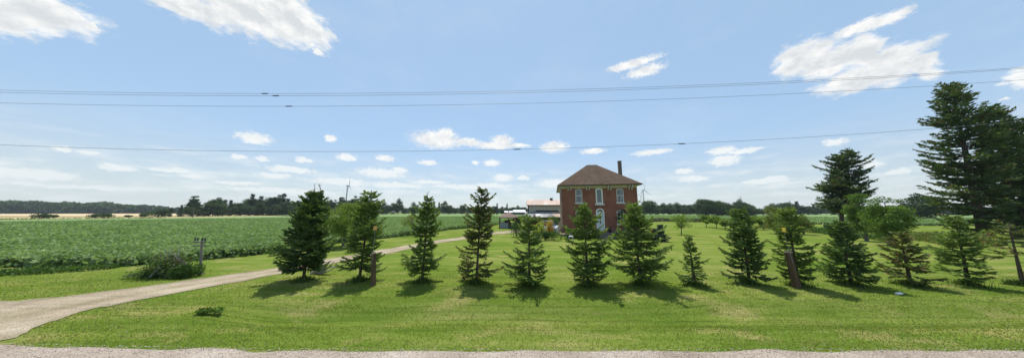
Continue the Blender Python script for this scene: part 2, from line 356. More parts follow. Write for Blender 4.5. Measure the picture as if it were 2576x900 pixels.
# leaf quads: centres, axes, length, width
class Leaves:
    def __init__(s): s.c=[];s.a=[];s.l=[];s.w=[]
    def add(s,c,a,l,w): s.c.append(c); s.a.append(a); s.l.append(l); s.w.append(w)
    def arr(s,C,A,L,W): s.c+=list(C); s.a+=list(A); s.l+=list(L); s.w+=list(W)
    def build(s,name,mat,parent=None,loc=(0,0,0),seed=0,flat=0.0):
        rng=np.random.default_rng(seed)
        C=np.array(s.c,float).reshape(-1,3);A=np.array(s.a,float).reshape(-1,3);L=np.array(s.l)[:,None];W=np.array(s.w)[:,None]
        A/=np.linalg.norm(A,axis=1,keepdims=True)+1e-9
        rnd=rng.normal(size=A.shape)
        if flat: rnd[:,2]+=flat*np.sign(rnd[:,2]+.0001)*0+0; 
        S=np.cross(A,rnd); 
        if flat:
            S2=np.cross(A,np.array([0,0,1.0])); S=S*(1-flat)+S2*flat*np.linalg.norm(S,axis=1,keepdims=True)
        S/=np.linalg.norm(S,axis=1,keepdims=True)+1e-9
        n=len(C); V=np.empty((n,4,3))
        V[:,0]=C-A*L/2; V[:,1]=C+S*W/2+A*L*.05; V[:,2]=C+A*L/2; V[:,3]=C-S*W/2+A*L*.05
        return np_mesh(name,V.reshape(-1,3),np.arange(n*4).reshape(-1,4),M[mat] if isinstance(mat,str) else mat,parent,loc)

# ------------------------------------------------------------------ plants
def spruce(root,seed,h,lean,wl,wr,z0=.12,dz=.17,nb=6,thin=.12,q=.1,mat='spruce',bare=0,pw=.9,trunk_r=.055,rise=.35,droop=-.15,bark='bark',dens=1.0,dead=0,yb=None,ragg=.35,bulge=None):
    rng=random.Random(seed); LV=Leaves(); T=MB()
    top=Vector((lean,0,h))
    def tp(z): 
        t=z/h; return Vector((lean*t+.03*h*.3*math.sin(t*5+seed)*(t*(1-t)),.02*h*.3*math.sin(t*4+seed*2)*(t*(1-t)),z))
    T.tube([tp(-.1)]+[tp(h*k/8) for k in range(1,9)],[trunk_r*(1-.92*k/8) for k in range(9)],7)
    z=z0*h; lvl=0
    while z<h*.985:
        t=(z-z0*h)/(h-z0*h)
        prof=(1-t)**(pw*.86)*min(1,.66+t*2.6)+.05
        if bulge: prof*=bulge(t)
        off=rng.random()*6.28; n=max(4,int(nb*(1-.25*t)+rng.random()))
        whs=rng.uniform(1-ragg*1.25,1.12)
        for k in range(n):
            az=off+2*PI*k/n+rng.uniform(-.3,.3); ca=math.cos(az)
            wside=wr if ca>0 else wl; wy=yb if yb else (wl+wr)/2
            Rr=abs(ca)*wside+(1-abs(ca))*wy
            L=Rr*prof*whs*rng.uniform(.7,1.15)*(1+.2*math.sin(az*2+seed+z*2.3/max(h,1)*3))*(1.3 if h<5 and rng.random()<.05 else 1)
            low=t<.3 and h<5
            if rng.random()<(thin+.04)*(2.6 if low else 1): continue
            if L<.05: L=.05
            d=Vector((ca,math.sin(az),0)); b0=tp(z+rng.uniform(-.4,.4)*dz)
            up=rise*(t**1.2)*1.8+rng.uniform(-.12,.1); dr=droop*(1-t)
            def bp(s): return b0+d*(L*s*(1-.12*up))+Vector((0,0,L*(dr*2.2*s*(1-s)*1.4+up*s+dr*.6*s+.14*s*s*s)))
            T.tube([bp(0),bp(.5),bp(1)],[max(.004,.014*L**.7),max(.003,.009*L**.7),.003],3,False)
            isdead=rng.random()<dead*(1.6-t)
            nn=max(4,int(L/(q*.52)*dens)); s0=.12+.1*rng.random()
            if isdead: s0=.6
            for i in range(nn):
                s=s0+(1-s0)*(i+.5)/nn; p=bp(s); tang=(bp(min(1,s+.05))-bp(s-.05)).normalized()
                if isdead and rng.random()<.5: continue
                tl=(.40*L*(1-s)+1.15*q)*rng.uniform(.6,1.25)*(1.0 if s<.9 else .7)
                for sd in (-1,1):
                    lat=Vector((-d.y,d.x,0))*sd
                    dirn=(tang*rng.uniform(.5,.9)+lat*rng.uniform(.6,1)+Vector((0,0,rng.uniform(-.28,.12)))).normalized()
                    m_=max(1,int(tl/(q*.75)))
                    for j in range(m_):
                        c=p+dirn*(tl*(j+.5)/m_)
                        a=dirn+Vector((rng.gauss(0,.3),rng.gauss(0,.3),rng.gauss(0,.25)))
                        LV.add(c,a,q*rng.uniform(1.0,1.6),q*rng.uniform(.4,.62))
                a=tang+Vector((rng.gauss(0,.3),rng.gauss(0,.3),rng.gauss(0,.3)+.1)); LV.add(p,a,q*1.5,q*.45)
        z+=dz*rng.uniform(.75,1.2)*(1-.35*t); lvl+=1
    # leader
    for i in range(int(10*h/3)):
        c=tp(h-rng.random()*.12*h); LV.add(c,(rng.gauss(0,.6),rng.gauss(0,.6),1),q*1.4,q*.35)
    if bare:
        for i in range(bare):
            x=rng.uniform(-.22,.22); a=tp(h*.95)+Vector((x*.8,rng.uniform(-.05,.05),0)); l=rng.uniform(.25,.55)
            T.tube([a,a+Vector((rng.uniform(-.05,.08),0,l*.6)),a+Vector((rng.uniform(-.08,.12),0,l))],[.015,.011,.006],3)
            for _ in range(4):
                s=rng.random(); b=a+Vector((0,0,l*s)); T.tube([b,b+Vector((rng.uniform(-.1,.1),0,.08))],[.005,.003],3)
    T.build('trunk',bark,root); LV.build('crown',mat,root,seed=seed)
    return root
def broad(root,seed,h,rx,z0,mat,ncl=26,nl=120,ls=.12,trunk_r=.12,ry=None,lean=0,bark='bark_grey',clr=None,egg=0,limbs=7,flatness=1.0,sub=None,fork=None,top_pow=2.0):
    rng=random.Random(seed); nr=np.random.default_rng(seed); ry=ry or rx; LV=Leaves(); T=MB()
    zc=(h+z0)/2; rz=(h-z0)/2; fk=fork if fork else z0+.15*(h-z0)
    T.tube([(0,0,-.15),(lean*.3,0,fk*.5),(lean*.6,0,fk),(lean,0,zc),(lean,0,h-.25*rz)],[trunk_r*1.25,trunk_r,trunk_r*.85,trunk_r*.45,trunk_r*.12],8)
    cl=[]
    while len(cl)<ncl:
        p=Vector((rng.uniform(-1,1),rng.uniform(-1,1),rng.uniform(-1,1)))
        if p.length>1 or p.length<.28: continue
        k=rng.uniform(.75,1.0); w=1-egg*p.z
        cl.append((Vector((lean+p.x*rx*k*w,p.y*ry*k*w,zc+p.z*rz*k)),rng.uniform(.6,1.25)))
    if sub: cl=[(Vector(c),s) for c,s in sub]
    cr=clr or (rx*.34)
    for i,(c,s) in enumerate(cl):
        if i<limbs*3:
            b=Vector((lean*.6,0,fk))+Vector((0,0,(c.z-fk)*.25*rng.random())) if c.z>fk else Vector((lean*.5,0,fk*.9))
            m_=(b+c)/2+Vector((0,0,-.08*(c-b).length)); r0=trunk_r*.38 if i<limbs else trunk_r*.2
            T.tube([b,m_,c],[r0,r0*.55,r0*.15],4)
        n=int(nl*s*s)
        dirs=nr.normal(size=(n,3)); dirs/=np.linalg.norm(dirs,axis=1,keepdims=True)
        rad=cr*s*nr.random(n)**.42*1.0
        P=np.array(c)+dirs*rad[:,None]*np.array([1.15,1.15,.75*flatness])
        A=nr.normal(size=(n,3)); A[:,2]*=.6
        LV.arr(P,A,ls*nr.uniform(.7,1.4,n),ls*nr.uniform(.5,.9,n))
    T.build('trunk',bark,root); LV.build('crown',mat,root,seed=seed)
    return root
def bushes(name,seed,rx,h,mat,n=900,ls=.07,ry=None,nc=9,stem=True,parent=None,loc=(0,0,0),part='foliage'):
    nr=np.random.default_rng(seed); rng=random.Random(seed); ry=ry or rx; LV=Leaves()
    for i in range(nc):
        a=rng.uniform(0,6.28); r=rng.random()**.5*.62; c=np.array([math.cos(a)*r*rx,math.sin(a)*r*ry,h*rng.uniform(.28,.66)])
        m_=n//nc; d=nr.normal(size=(m_,3)); d/=np.linalg.norm(d,axis=1,keepdims=True); rr=nr.random(m_)**.4
        P=c+d*rr[:,None]*np.array([rx*.45,ry*.45,h*.36]); P[:,2]=np.abs(P[:,2])
        A=nr.normal(size=(m_,3)); A[:,2]=np.abs(A[:,2])+.3
        LV.arr(P,A,ls*nr.uniform(.8,1.6,m_),ls*nr.uniform(.4,.8,m_))
    o=LV.build(part,mat,parent,loc,seed)
    if stem and parent:
        T=MB()
        for i in range(6):
            a=rng.uniform(0,6.28); T.tube([(0,0,-.05),(math.cos(a)*rx*.2,math.sin(a)*ry*.2,h*.35),(math.cos(a)*rx*.45,math.sin(a)*ry*.45,h*.6)],[.02*h,.013*h,.005*h],4)
        T.build('stem','bark',parent,loc)
    return o
def shrub(u,v,wpx,hpx,mat,label,seed,cat='shrub',name='shrub',group=None,ls=None,n=900,Y=None,pos=None):
    p=pos or G(u,v); k=p.y/F*1.02; rx=wpx*k*.68; h=hpx*k*1.05
    t=thing(name,label,cat,(p.x,p.y,0),0,group)
    bushes(name,seed,rx,h,mat,int(n*1.6),ls or max(.05,.0055*p.y*.6),None,9,True,t); return t

# ------------------------------------------------------------------ ground
def grid_sheet(name,xs,ys,zf,mat):
    X,Y=np.meshgrid(xs,ys); Z=zf(X,Y); V=np.stack([X,Y,Z],-1).reshape(-1,3); nx=len(xs);ny=len(ys)
    i=np.arange(nx-1)[None,:]+np.arange(ny-1)[:,None]*nx; i=i.ravel()
    return np_mesh(name,V,np.stack([i,i+1,i+nx+1,i+nx],-1),mat,smooth=True)
xs=np.concatenate([[-2600,-2000,-1000,-400,-150,-80,-50],np.arange(-35,36,.35),[50,80,150,400,1000,2000,2600]])
ys=np.concatenate([[-1200,-600,-100,-20],np.arange(-8,12,.16),np.arange(12,40,1),[50,80,150,400,1000,2000,2600]])
struct(grid_sheet('ground',xs,ys,lambda X,Y: hgt(X,Y),M['lawn']))
# driveway (polyline strip, ragged edges)
upper=[(-60,790),(-200,800)]
nrg=np.random.default_rng(3)
def strip(name,L,Rr,z,mat,rag=.08,sub=8,cols=10):
    def dens(P):
        out=[]
        for a,b in zip(P[:-1],P[1:]):
            for k in range(sub): out.append(a+(b-a)*k/sub)
        out.append(P[-1]); return np.array([(p.x,p.y) for p in out])
    A=dens(L);B=dens(Rr); n=len(A)
    wob=lambda q: np.interp(np.arange(n),np.arange(0,n+2,2),q.normal(size=len(np.arange(0,n+2,2))))*rag
    dirs=(B-A)/np.linalg.norm(B-A,axis=1,keepdims=True)
    A=A+dirs*wob(nrg)[:,None]; B=B+dirs*wob(nrg)[:,None]
    V=[]
    for i in range(n):
        for c in range(cols+1):
            p=A[i]+(B[i]-A[i])*c/cols; V.append((p[0],p[1],hz(p[0],p[1])+z))
    Fc=[(i*(cols+1)+c,i*(cols+1)+c+1,(i+1)*(cols+1)+c+1,(i+1)*(cols+1)+c) for i in range(n-1) for c in range(cols)]
    o=np_mesh(name,V,Fc,mat,smooth=True); at=o.data.attributes.new('across','FLOAT','POINT')
    at.data.foreach_set('value',np.tile(np.linspace(0,1,cols+1),n).astype(np.float32)); return o
Lp=[Vector((-30,4.9,0)),Vector((-20,5.6,0)),G(0,757),G(150,747),G(350,722),G(500,700),G(600,687),G(700,673),G(830,650),G(960,628),G(1030,616),G(1100,604),G(1150,597),G(1240,583),G(1300,579.5)+Vector((.3,.6,0)),Vector((4.2,34.5,0))]
Rp=[Vector((-30,4.0,0)),Vector((-10.1,4.6,0)),G(40,849),G(90,822),G(200,785),G(350,753),G(500,727),G(700,690),G(850,661),G(985,635),G(1050,622),G(1110,610),G(1160,602),G(1250,588.5),G(1310,584.5),Vector((4.6,30.8,0))]
struct(strip('driveway',Lp,Rp,.012,M['drive'],.07))
# gravel shoulder + road
n=220; X=np.linspace(-60,60,n); yE=4.64+.02*(X+2)*(-.0)+np.where(X<-4,(-X-4)*.03,0)+.035*np.sin(X*3.1)+nrg.normal(size=n)*.02
yE=np.where(X<-12,4.9,yE)
V=[];Fc=[]
for i in range(n):
    V+=[(X[i],yE[i],.006),(X[i],3.9,.02),(X[i],2.2,.03)]
for i in range(n-1):
    a=i*3; Fc+=[(a,a+3,a+4,a+1),(a+1,a+4,a+5,a+2)]
struct(np_mesh('gravel_shoulder',V,Fc,M['gravel']))
b=MB(); b.add([(-400,2.21,.034),(400,2.21,.034),(400,-5.2,.034),(-400,-5.2,.034)],[(0,1,2,3)]); struct(b.build('road','asphalt'))
b=MB()
for yy in (-1.42,-1.6): b.add([(-400,yy,.039),(400,yy,.039),(400,yy+.1,.039),(-400,yy+.1,.039)],[(0,1,2,3)])
struct(b.build('road_marking','yline'))
b=MB(); b.add([(-400,-5.2,.03),(400,-5.2,.03),(400,-7.2,.006),(-400,-7.2,.006)],[(0,1,2,3)]); struct(b.build('far_gravel_shoulder','gravel'))
# ------------------------------------------------------------------ distant fields
def flat_poly(name,pts,z,mat):
    bm=bmesh.new(); vs=[bm.verts.new((p[0],p[1],z)) for p in pts]; f=bm.faces.new(vs); f.normal_update()
    if f.normal.z<0: f.normal_flip()
    bmesh.ops.triangulate(bm,faces=[f]); me=bpy.data.meshes.new(name); bm.to_mesh(me); bm.free(); me.materials.append(M[mat])
    o=bpy.data.objects.new(name,me); COL.objects.link(o); return o
struct(flat_poly('dry_grass_strip',[(-1400,45),(-146,63),(-124,80),(-118,132),(-300,300),(-2400,460)],.03,'haygrass'))
struct(flat_poly('wheat_field',[(-1800,138),(-360,133),(-205,122),(-190,150),(-420,330),(-1500,420)],.3,'wheat'))
# crop fields: raised canopy and leaf mass
LF=[(-300,42),(-60,16.5),(-30,11.6),(-24.1,11.4),(-20,11.3),(-18.5,11.5),(-16.7,12.7),(-15.5,13.8),(-14.85,15.4),(-14.2,19.8),(-12.3,23.4),(-8.9,34),(-4.3,41),(-2,55),(2,90),(20,330),(-420,330),(-120,135),(-125,84),(-145,66),(-700,50)]
RF=[(18,68),(45,66),(62,50),(78,44),(120,42),(700,40),(900,330),(60,330),(22,120)]
def inpoly(P,X,Y):
    c=np.zeros(X.shape,bool); n=len(P)
    for i in range(n):
        x1,y1=P[i]; x2,y2=P[(i+1)%n]
        m=((y1>Y)!=(y2>Y)); xi=(x2-x1)*(Y-y1)/(y2-y1+1e-12)+x1
        c^= m&(X<xi)
    return c
def crop(name,P,hh,nleaf,azr,rr,label,seed,edge_n):
    rng=np.random.default_rng(seed)
    # canopy sheet
    o=flat_poly(name,P,hh,'cropsheet'); me=o.data
    bm=bmesh.new(); bm.from_mesh(me)
    bmesh.ops.extrude_face_region  # (sheet stays single; its sides are foliage)
    bm.free()
    o.name=name+'_canopy'
    az=rng.uniform(*azr,nleaf*3); r=np.exp(rng.uniform(math.log(rr[0]),math.log(rr[1]),nleaf*3))
    Xx=np.sin(az)*r; Yy=np.cos(az)*r; k=inpoly(P,Xx,Yy); Xx=Xx[k][:nleaf];Yy=Yy[k][:nleaf]; r=r[k][:nleaf]
    n=len(Xx); s=.05+.0028*r
    clump=np.sin(Xx*4.1+np.sin(Yy*3.3)*1.4)*np.sin(Yy*4.7+np.sin(Xx*2.2)*1.5)
    Z=hh+.05+.06*clump*np.minimum(1,r/12)+rng.uniform(-.06,.09,n)
    A=rng.normal(size=(n,3)); A[:,2]=A[:,2]*.35+.15
    C=[np.stack([Xx,Yy,Z],1)]; AA=[A]; S=[s]
    # edge wall of foliage
    seg=[(P[i],P[i+1]) for i in edge_n]; Ls=[math.dist(a,b) for a,b in seg]
    for (a,b_),l in zip(seg,Ls):
        dm=math.hypot((a[0]+b_[0])/2,(a[1]+b_[1])/2); m_=int(min(l,60)*420*min(1,(14/dm)**1.3)) if l<60 else int(4000)
        t=rng.random(m_); ax=a[0]+(b_[0]-a[0])*t; ay=a[1]+(b_[1]-a[1])*t
        dx,dy=(b_[1]-a[1])/l,-(b_[0]-a[0])/l
        q=rng.random(m_)**1.2*hh*1.12; out=rng.normal(size=m_)*.13+.05+.12*np.sin(ax*2.3)*np.sin(ay*1.7+1)
        C.append(np.stack([ax+dx*out,ay+dy*out,q],1)); A=rng.normal(size=(m_,3)); AA.append(A); S.append(np.full(m_,.085+.004*dm))
    C=np.concatenate(C);AA=np.concatenate(AA);S=np.concatenate(S); n=len(C)
    L=Leaves(); L.arr(C,AA,S*rng.uniform(.8,1.5,n),S*rng.uniform(.6,1.0,n))
    lv=L.build(name,'crop',seed=seed)
    o.parent=lv; o.name='canopy'
    tag(lv,label,'crop',kind='stuff'); return lv
crop('crop_field',LF,.4,230000,(R(-78),R(8)),(10.5,115),'broad green bean crop field behind the driveway, reaching to the woods',5,range(1,13))
crop('green_field',RF,.35,45000,(R(10),R(72)),(40,170),'green crop field beyond the orchard and the tall spruces on the right',6,range(0,5))
# ------------------------------------------------------------------ short grass near the road
def blades(name,X,Y,hh,w,mat,seed,lean=.5):
    rng=np.random.default_rng(seed); n=len(X); Z=hgt(X,Y)
    a=rng.uniform(0,2*PI,n); S=np.stack([np.cos(a),np.sin(a),np.zeros(n)],1)*w[:,None]/2
    T=np.stack([rng.normal(size=n)*lean,rng.normal(size=n)*lean,np.ones(n)],1)*hh[:,None]
    B=np.stack([X,Y,Z],1); V=np.empty((n,3,3)); V[:,0]=B-S;V[:,1]=B+S;V[:,2]=B+T
    return np_mesh(name,V.reshape(-1,3),np.arange(n*3).reshape(-1,3),mat)
rng=np.random.default_rng(11)
N=150000; d=4.5+rng.random(N)**1.3*7; x=rng.uniform(-1,1,N)*(2.35*d+1); y=d
edge=4.64+np.where(x<-4,(-x-4)*.03,0)
# right edge of the driveway as a limit
rp=np.array([(p.x,p.y) for p in Rp]); lp=np.array([(p.x,p.y) for p in Lp])
drv=[tuple(p) for p in rp]+[tuple(p) for p in lp[::-1]]
ok=(y>edge+.03*rng.normal(size=N))&(~inpoly(drv,x,y))&(~inpoly(LF,x,y))&(x>-26)
ok&=~((x<-9.6)&(y<5.1))
x=x[ok];y=y[ok]; n=len(x)
patch=.7+.5*np.sin(x*1.3+np.sin(y*2.1))*np.sin(y*1.9+.7*np.sin(x*.8))
hh=rng.uniform(.012,.034,n)*(.7+.4*patch)*np.clip((12-y)/4,.15,1); w=rng.uniform(.010,.022,n)*(y/6)
g=blades('lawn_grass',x,y,hh,w,M['grass'],12); tag(g,'short mown grass of the front lawn and verge','grass',kind='stuff')
nc=110; cx=rng.uniform(-9,16,nc); cy=rng.uniform(4.9,12,nc); m_=rng.integers(20,70,nc); rad=rng.uniform(.05,.22,nc)
wx=np.repeat(cx,m_)+rng.normal(size=m_.sum())*np.repeat(rad,m_)*1.5; wy=np.repeat(cy,m_)+rng.normal(size=m_.sum())*np.repeat(rad,m_)*.7
k=~inpoly(drv,wx,wy)&(wy>4.85); wx=wx[k];wy=wy[k]
g=blades('lawn_weeds',wx,wy,rng.uniform(.015,.04,len(wx)),rng.uniform(.015,.03,len(wx)),M['grass'],14,1.0); tag(g,'small scattered clumps of weeds and clover in the mown lawn','weeds',kind='stuff')
# loose stones at the verge and on the shoulder
N=9000; px_=rng.uniform(-12,12,N); py_=4.64+np.where(px_<-4,(-px_-4)*.03,0)-rng.random(N)**1.3*1.1+.06
s=rng.uniform(.005,.012,N); V=np.empty((N,6,3)); c=np.stack([px_,py_,.012+s*.3],1)
for k,dv in enumerate([(1,0,0),(0,1,0),(-1,0,0),(0,-1,0),(0,0,.7),(0,0,-.7)]): V[:,k]=c+np.array(dv)*s[:,None]*rng.uniform(.7,1.2,(N,1))
base=np.arange(N)[:,None,None]*6; tri=np.array([(0,1,4),(1,2,4),(2,3,4),(3,0,4)])[None]
tag(np_mesh('loose_gravel',V.reshape(-1,3),(base+tri).reshape(-1,3),M['pebble']),'loose pale stones along the road shoulder','gravel',kind='stuff')
# ------------------------------------------------------------------ row of young spruces
row=[ # base u,v, top u,v, left px, right px, kw, label
 ((762,706),(795,486),693,833,dict(z0=.16,dz=.12,nb=8,thin=.03,mat='spruce_dk',bare=6,pw=.62,dens=1.25,ragg=.2),'dense dark wide spruce with bare twigs above its tip, leftmost in the row'),
 ((903,705),(935,478),834,985,dict(z0=.12,dz=.15,nb=6,thin=.10,pw=.72),'tall spruce in the row standing just left of the brown stub post with orange marker'),
 ((1061,710),(1079,500),1003,1120,dict(z0=.14,dz=.14,nb=6,thin=.10,pw=.75,bare=2),'full spruce in the row in front of the small pale field tree'),
 ((1197,712),(1213,478),1142,1262,dict(z0=.10,dz=.15,nb=6,thin=.12,pw=.62,mat='spruce_rs'),'tall spruce in the row with a broad brownish top, left of the gazebo'),
 ((1332,718),(1330,545),1268,1386,dict(z0=.13,dz=.165,nb=6,thin=.12,pw=.62,dead=.06),'open sparse spruce in the row in front of the barn'),
 ((1479,717),(1467,513),1405,1548,dict(z0=.13,dz=.15,nb=6,thin=.08,pw=.78),'full spruce in the row in front of the left half of the brick house'),
 ((1611,716),(1590,516),1530,1692,dict(z0=.11,dz=.165,nb=6,thin=.13,pw=.7),'tall spruce with long low right branches in front of the house right corner'),
 ((1748,717),(1731,595),1706,1777,dict(z0=.13,dz=.13,nb=6,thin=.12,pw=.85,q=.075),'smallest spruce of the row, right of the house'),
 ((1885,712),(1860,527),1808,1942,dict(z0=.12,dz=.14,nb=7,thin=.08,pw=.75,mat='spruce_dk'),'full dark spruce standing left of the leaning stub post with yellow marker'),
 ((2009,718),(1978,522),1935,2048,dict(z0=.12,dz=.14,nb=6,thin=.06,pw=.5),'bushy spruce right behind the leaning stub post with yellow marker'),
 ((2142,717),(2110,558),2054,2206,dict(z0=.15,dz=.12,nb=7,thin=.05,pw=.85,mat='spruce_dk'),'squat dense dark spruce right of the leaning stub post'),
 ((2291,718),(2262,588),2208,2340,dict(z0=.12,dz=.17,nb=6,thin=.12,pw=.6,mat='spruce_rs',dead=.12),'short thin rusty spruce left of the two rightmost row trees'),
 ((2436,716),(2400,543),2340,2476,dict(z0=.12,dz=.145,nb=6,thin=.13,pw=.75),'full spruce in the row in front of the giant old spruces'),
 ((2574,718),(2536,560),2478,2640,dict(z0=.2,dz=.22,nb=5,thin=.3,pw=.6,mat='spruce_rs',dead=.25),'thin half bare spruce at the far right end of the row')]
tufts_x=[];tufts_y=[]
for i,(bs,tp_,ul,ur,kw,lab) in enumerate(row):
    p=G(*bs); top=D(tp_[0],tp_[1],p.y); vm=bs[1]-.35*(bs[1]-tp_[1])
    ax=lambda u: D(u,vm,p.y).x; ca_=p.y/math.hypot(p.x,p.y)
    cxm=p.x+(top.x-p.x)*.3; wl=max(.3,cxm-ax(ul)); wr=max(.3,ax(ur)-cxm)
    z=hz(p.x,p.y); t=thing('spruce_tree',lab,'tree',(p.x,p.y,z),0,'young spruces in a row along the lawn')
    wl*=ca_**.5; wr*=ca_**.5; spruce(t,100+i,top.z-z,top.x-p.x,wl*1.1,wr*1.1,yb=(wl+wr)/2*.9,**{**kw,'nb':kw['nb']+1,'thin':kw['thin']*.75})
    m_=900; a=rng.uniform(0,6.28,m_); rr=np.abs(rng.normal(size=m_))*.16; tufts_x.append(p.x+np.cos(a)*rr); tufts_y.append(p.y+np.sin(a)*rr)
tx=np.concatenate(tufts_x);ty=np.concatenate(tufts_y)
g=blades('tall_grass',tx,ty,rng.uniform(.06,.22,len(tx)),rng.uniform(.012,.025,len(tx)),M['tallgrass'],13,.25); tag(g,'longer unmown grass ringing the foot of each row spruce','grass',kind='stuff')
# ------------------------------------------------------------------ stub posts with marker rods
def stub(bs,tp_,wpx,mk,mkmat,lab,mlab):
    p=G(*bs); top=D(tp_[0],tp_[1],p.y); m_=D(mk[0],mk[1],p.y); z=hz(p.x,p.y)
    t=thing('stub_post',lab,'post',(p.x,p.y,z)); r=wpx/F*p.y/2; L=Vector((top.x-p.x,0,top.z-z))
    pts=[L*s for s in (-.1,0,.25,.5,.75,1)]
    MB().tube(pts,[r*1.2,r*1.15,r*1.06,r,r*.97,r*.95],10).build('post_shaft','postwood',t,bevel=0)
    MB().tube([L,L+L.normalized()*.025],[r*1.05,r*1.0],10).build('post_top','postcap',t)
    mm=Vector((m_.x-p.x,0,m_.z-z)); a=L+Vector((0,-r*.9,-.35))
    MB().tube([a,Vector((mm.x,-r*.9,mm.z))],[.008,.006],5).build('marker_rod','metal_gr',t)
    q=MB(); q.box((mm.x-.062,-r-.02,mm.z-.07),(mm.x+.062,-r,mm.z+.07)); o=q.build('marker_plate',mkmat,t,bevel=.006)
    return t
stub((938,716),(940,637),11,(947,573),'orangemk','upright brown wooden stub post with an orange marker, in front of the spruces','')
stub((2004,722),(1982,634),14,(1962,577),'yellow','leaning brown wooden stub post with a yellow marker on a thin rod','')
# ------------------------------------------------------------------ overhead wires and their poles
WY=9.5
def wire(z0,a,b,r,lab,splices,dy=0):
    X=np.linspace(-36,31,90); pts=[(x,WY+dy,z0+a*x+b*x*x) for x in X]
    o=MB().tube(pts,r,5).build('overhead_wire','cable'); tag(o,lab,'wire',group='wires above the lawn')
    for u in splices:
        x=(u-1287.5)/F*WY*1.02; z=z0+a*x+b*x*x
        MB().tube([(x-.17,WY+dy,z),(x-.1,WY+dy,z),(x+.1,WY+dy,z+a*.2),(x+.17,WY+dy,z+a*.34)],[r,.022,.022,r],6).build('splice_sleeve','metal_dk',o)
wire(7.72,.0235,.00113,.0062,'thin dark wire, topmost of the four',[635],.05)
wire(7.60,.0245,.00116,.0062,'second wire from the top, running just under the topmost',[668],0)
wire(7.16,.0236,.00113,.0062,'third wire from the top, a little below the close pair',[700],.1)
wire(5.06,.0236,.00155,.0065,'lowest of the four wires, passing just above the house roof',[1300,1715],-.1)
for xx,lab in ((-36,'wooden utility pole holding the wires beyond the left end of the view'),(31,'wooden utility pole holding the wires beyond the right end of the view')):
    t=thing('utility_pole',lab,'utility pole',(xx,WY,0)); H=7.72+.0235*xx+.00113*xx*xx
    MB().tube([(0,.12,-.2),(0,.12,H*.5),(0,.12,H+.6)],[.16,.14,.11],10).build('pole_shaft','oldwood',t)
    MB().box((-.06,-1,H-.35),(.06,1,H-.24)).build('crossarm','oldwood',t)
# ------------------------------------------------------------------ brick house
p=G(1416,593); th=-R(10); HW,HD=7.55,8.4
H=thing('brick_house','two storey red brick farmhouse with brown hipped roof','house',(p.x,p.y,0),th)
def arch(x0,x1,z0,z1,rise,n=8):
    pts=[(x0,z0),(x1,z0)]; 
    if rise<=0: return pts+[(x1,z1),(x0,z1)]
    cx=(x0+x1)/2; hw=(x1-x0)/2
    for k in range(n+1):
        t=k/n; ang=PI*t; pts.append((cx+hw*math.cos(ang),z1-rise+rise*math.sin(ang)))
    return pts
def inset(x0,x1,z0,z1,rise,d): return arch(x0+d,x1-d,z0+d,z1-d,rise if rise<=0 else max(.02,rise-d*.3))
FZ=.08
ops=[('side',1.42,2.12,3.48,4.93,.14),('centre',3.50,4.20,3.36,4.99,.14),('side',5.58,6.28,3.48,4.93,.14),
     ('low',1.38,2.08,1.30,2.66,.14),('low',5.50,6.20,1.30,2.72,.14),('door',3.47,4.23,.56,2.86,.36)]
outer=[(0,0),(HW,0),(HW,5.15),(0,5.15)]
wall=MB()
loops=[[Vector((x,z,0)) for x,z in outer]]+[[Vector((x,z,0)) for x,z in reversed(arch(a,b,c,d,r))] for _,a,b,c,d,r in ops]
tris=tessellate_polygon(loops); flat=[q for l in loops for q in l]
wall.add([(q.x,0,q.y) for q in flat],[tuple(t) for t in tris])
for _,a,b_,c,d_,r in ops:
    A=arch(a,b_,c,d_,r); n=len(A); wall.add([(x,0,z) for x,z in A]+[(x,.2,z) for x,z in A],[(i,(i+1)%n,(i+1)%n+n,i+n) for i in range(n)])
wall.add([(0,0,0),(0,HD,0),(0,HD,5.15),(0,0,5.15)],[(0,1,2,3)]); wall.add([(HW,0,0),(HW,HD,0),(HW,HD,5.15),(HW,0,5.15)],[(0,1,2,3)])
wall.add([(0,HD,0),(HW,HD,0),(HW,HD,5.15),(0,HD,5.15)],[(0,1,2,3)])
me=bpy.data.meshes.new('wall'); me.from_pydata(wall.v,[],wall.f); me.update(); me.materials.append(M['brick'])
wo=bpy.data.objects.new('wall',me); COL.objects.link(wo); wo.parent=H
MB().box((-.04,-.04,-.05),(HW+.04,HD+.04,.32)).build('foundation','concrete',H)
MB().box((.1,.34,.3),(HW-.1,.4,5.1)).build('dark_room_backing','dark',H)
# roof
ev=.46; zr=5.36; x0,x1,y0,y1=-ev,HW+ev,-ev,HD+ev; rz_=8.35; ra,rb=3.35,4.45; ym=HD/2
MB().add([(x0,y0,zr),(x1,y0,zr),(x1,y1,zr),(x0,y1,zr),(ra,ym,rz_),(rb,ym,rz_)],[(0,1,5,4),(1,2,5),(2,3,4,5),(3,0,4)]).build('roof','shingle',H)
rf=[c for c in H.children if c.name.startswith('roof')][0]
MB().box((x0,y0,zr-.10),(x1,y0+.05,zr-.005)).box((x0,y1-.05,zr-.10),(x1,y1,zr-.005)).box((x0,y0+.052,zr-.1),(x0+.05,y1-.052,zr-.005)).box((x1-.05,y0+.052,zr-.1),(x1,y1-.052,zr-.005)).build('gutter','blacktrim',rf)
MB().box((x0+.052,y0+.052,zr-.09),(x1-.052,y1-.052,zr-.06)).build('soffit','offwhite',rf)
MB().box((-.03,-.035,5.0),(HW+.03,-.004,5.27)).box((-.035,-.03,5.0),(-.004,HD,5.27)).box((HW+.004,-.03,5.0),(HW+.035,HD,5.27)).build('frieze_board','offwhite',H)
for bx in (.62,2.55,4.72,6.78):
    for dx in (0,.26):
        b=MB(); b.poly_y([(bx+dx,4.78),(bx+dx+.11,4.78),(bx+dx+.11,5.26),(bx+dx,5.26)],-.12,-.036)
        b.poly_y([(bx+dx-.005,5.08),(bx+dx+.115,5.08),(bx+dx+.115,5.265),(bx+dx-.005,5.265)],-.38,-.121); b.build('bracket','offwhite',H)
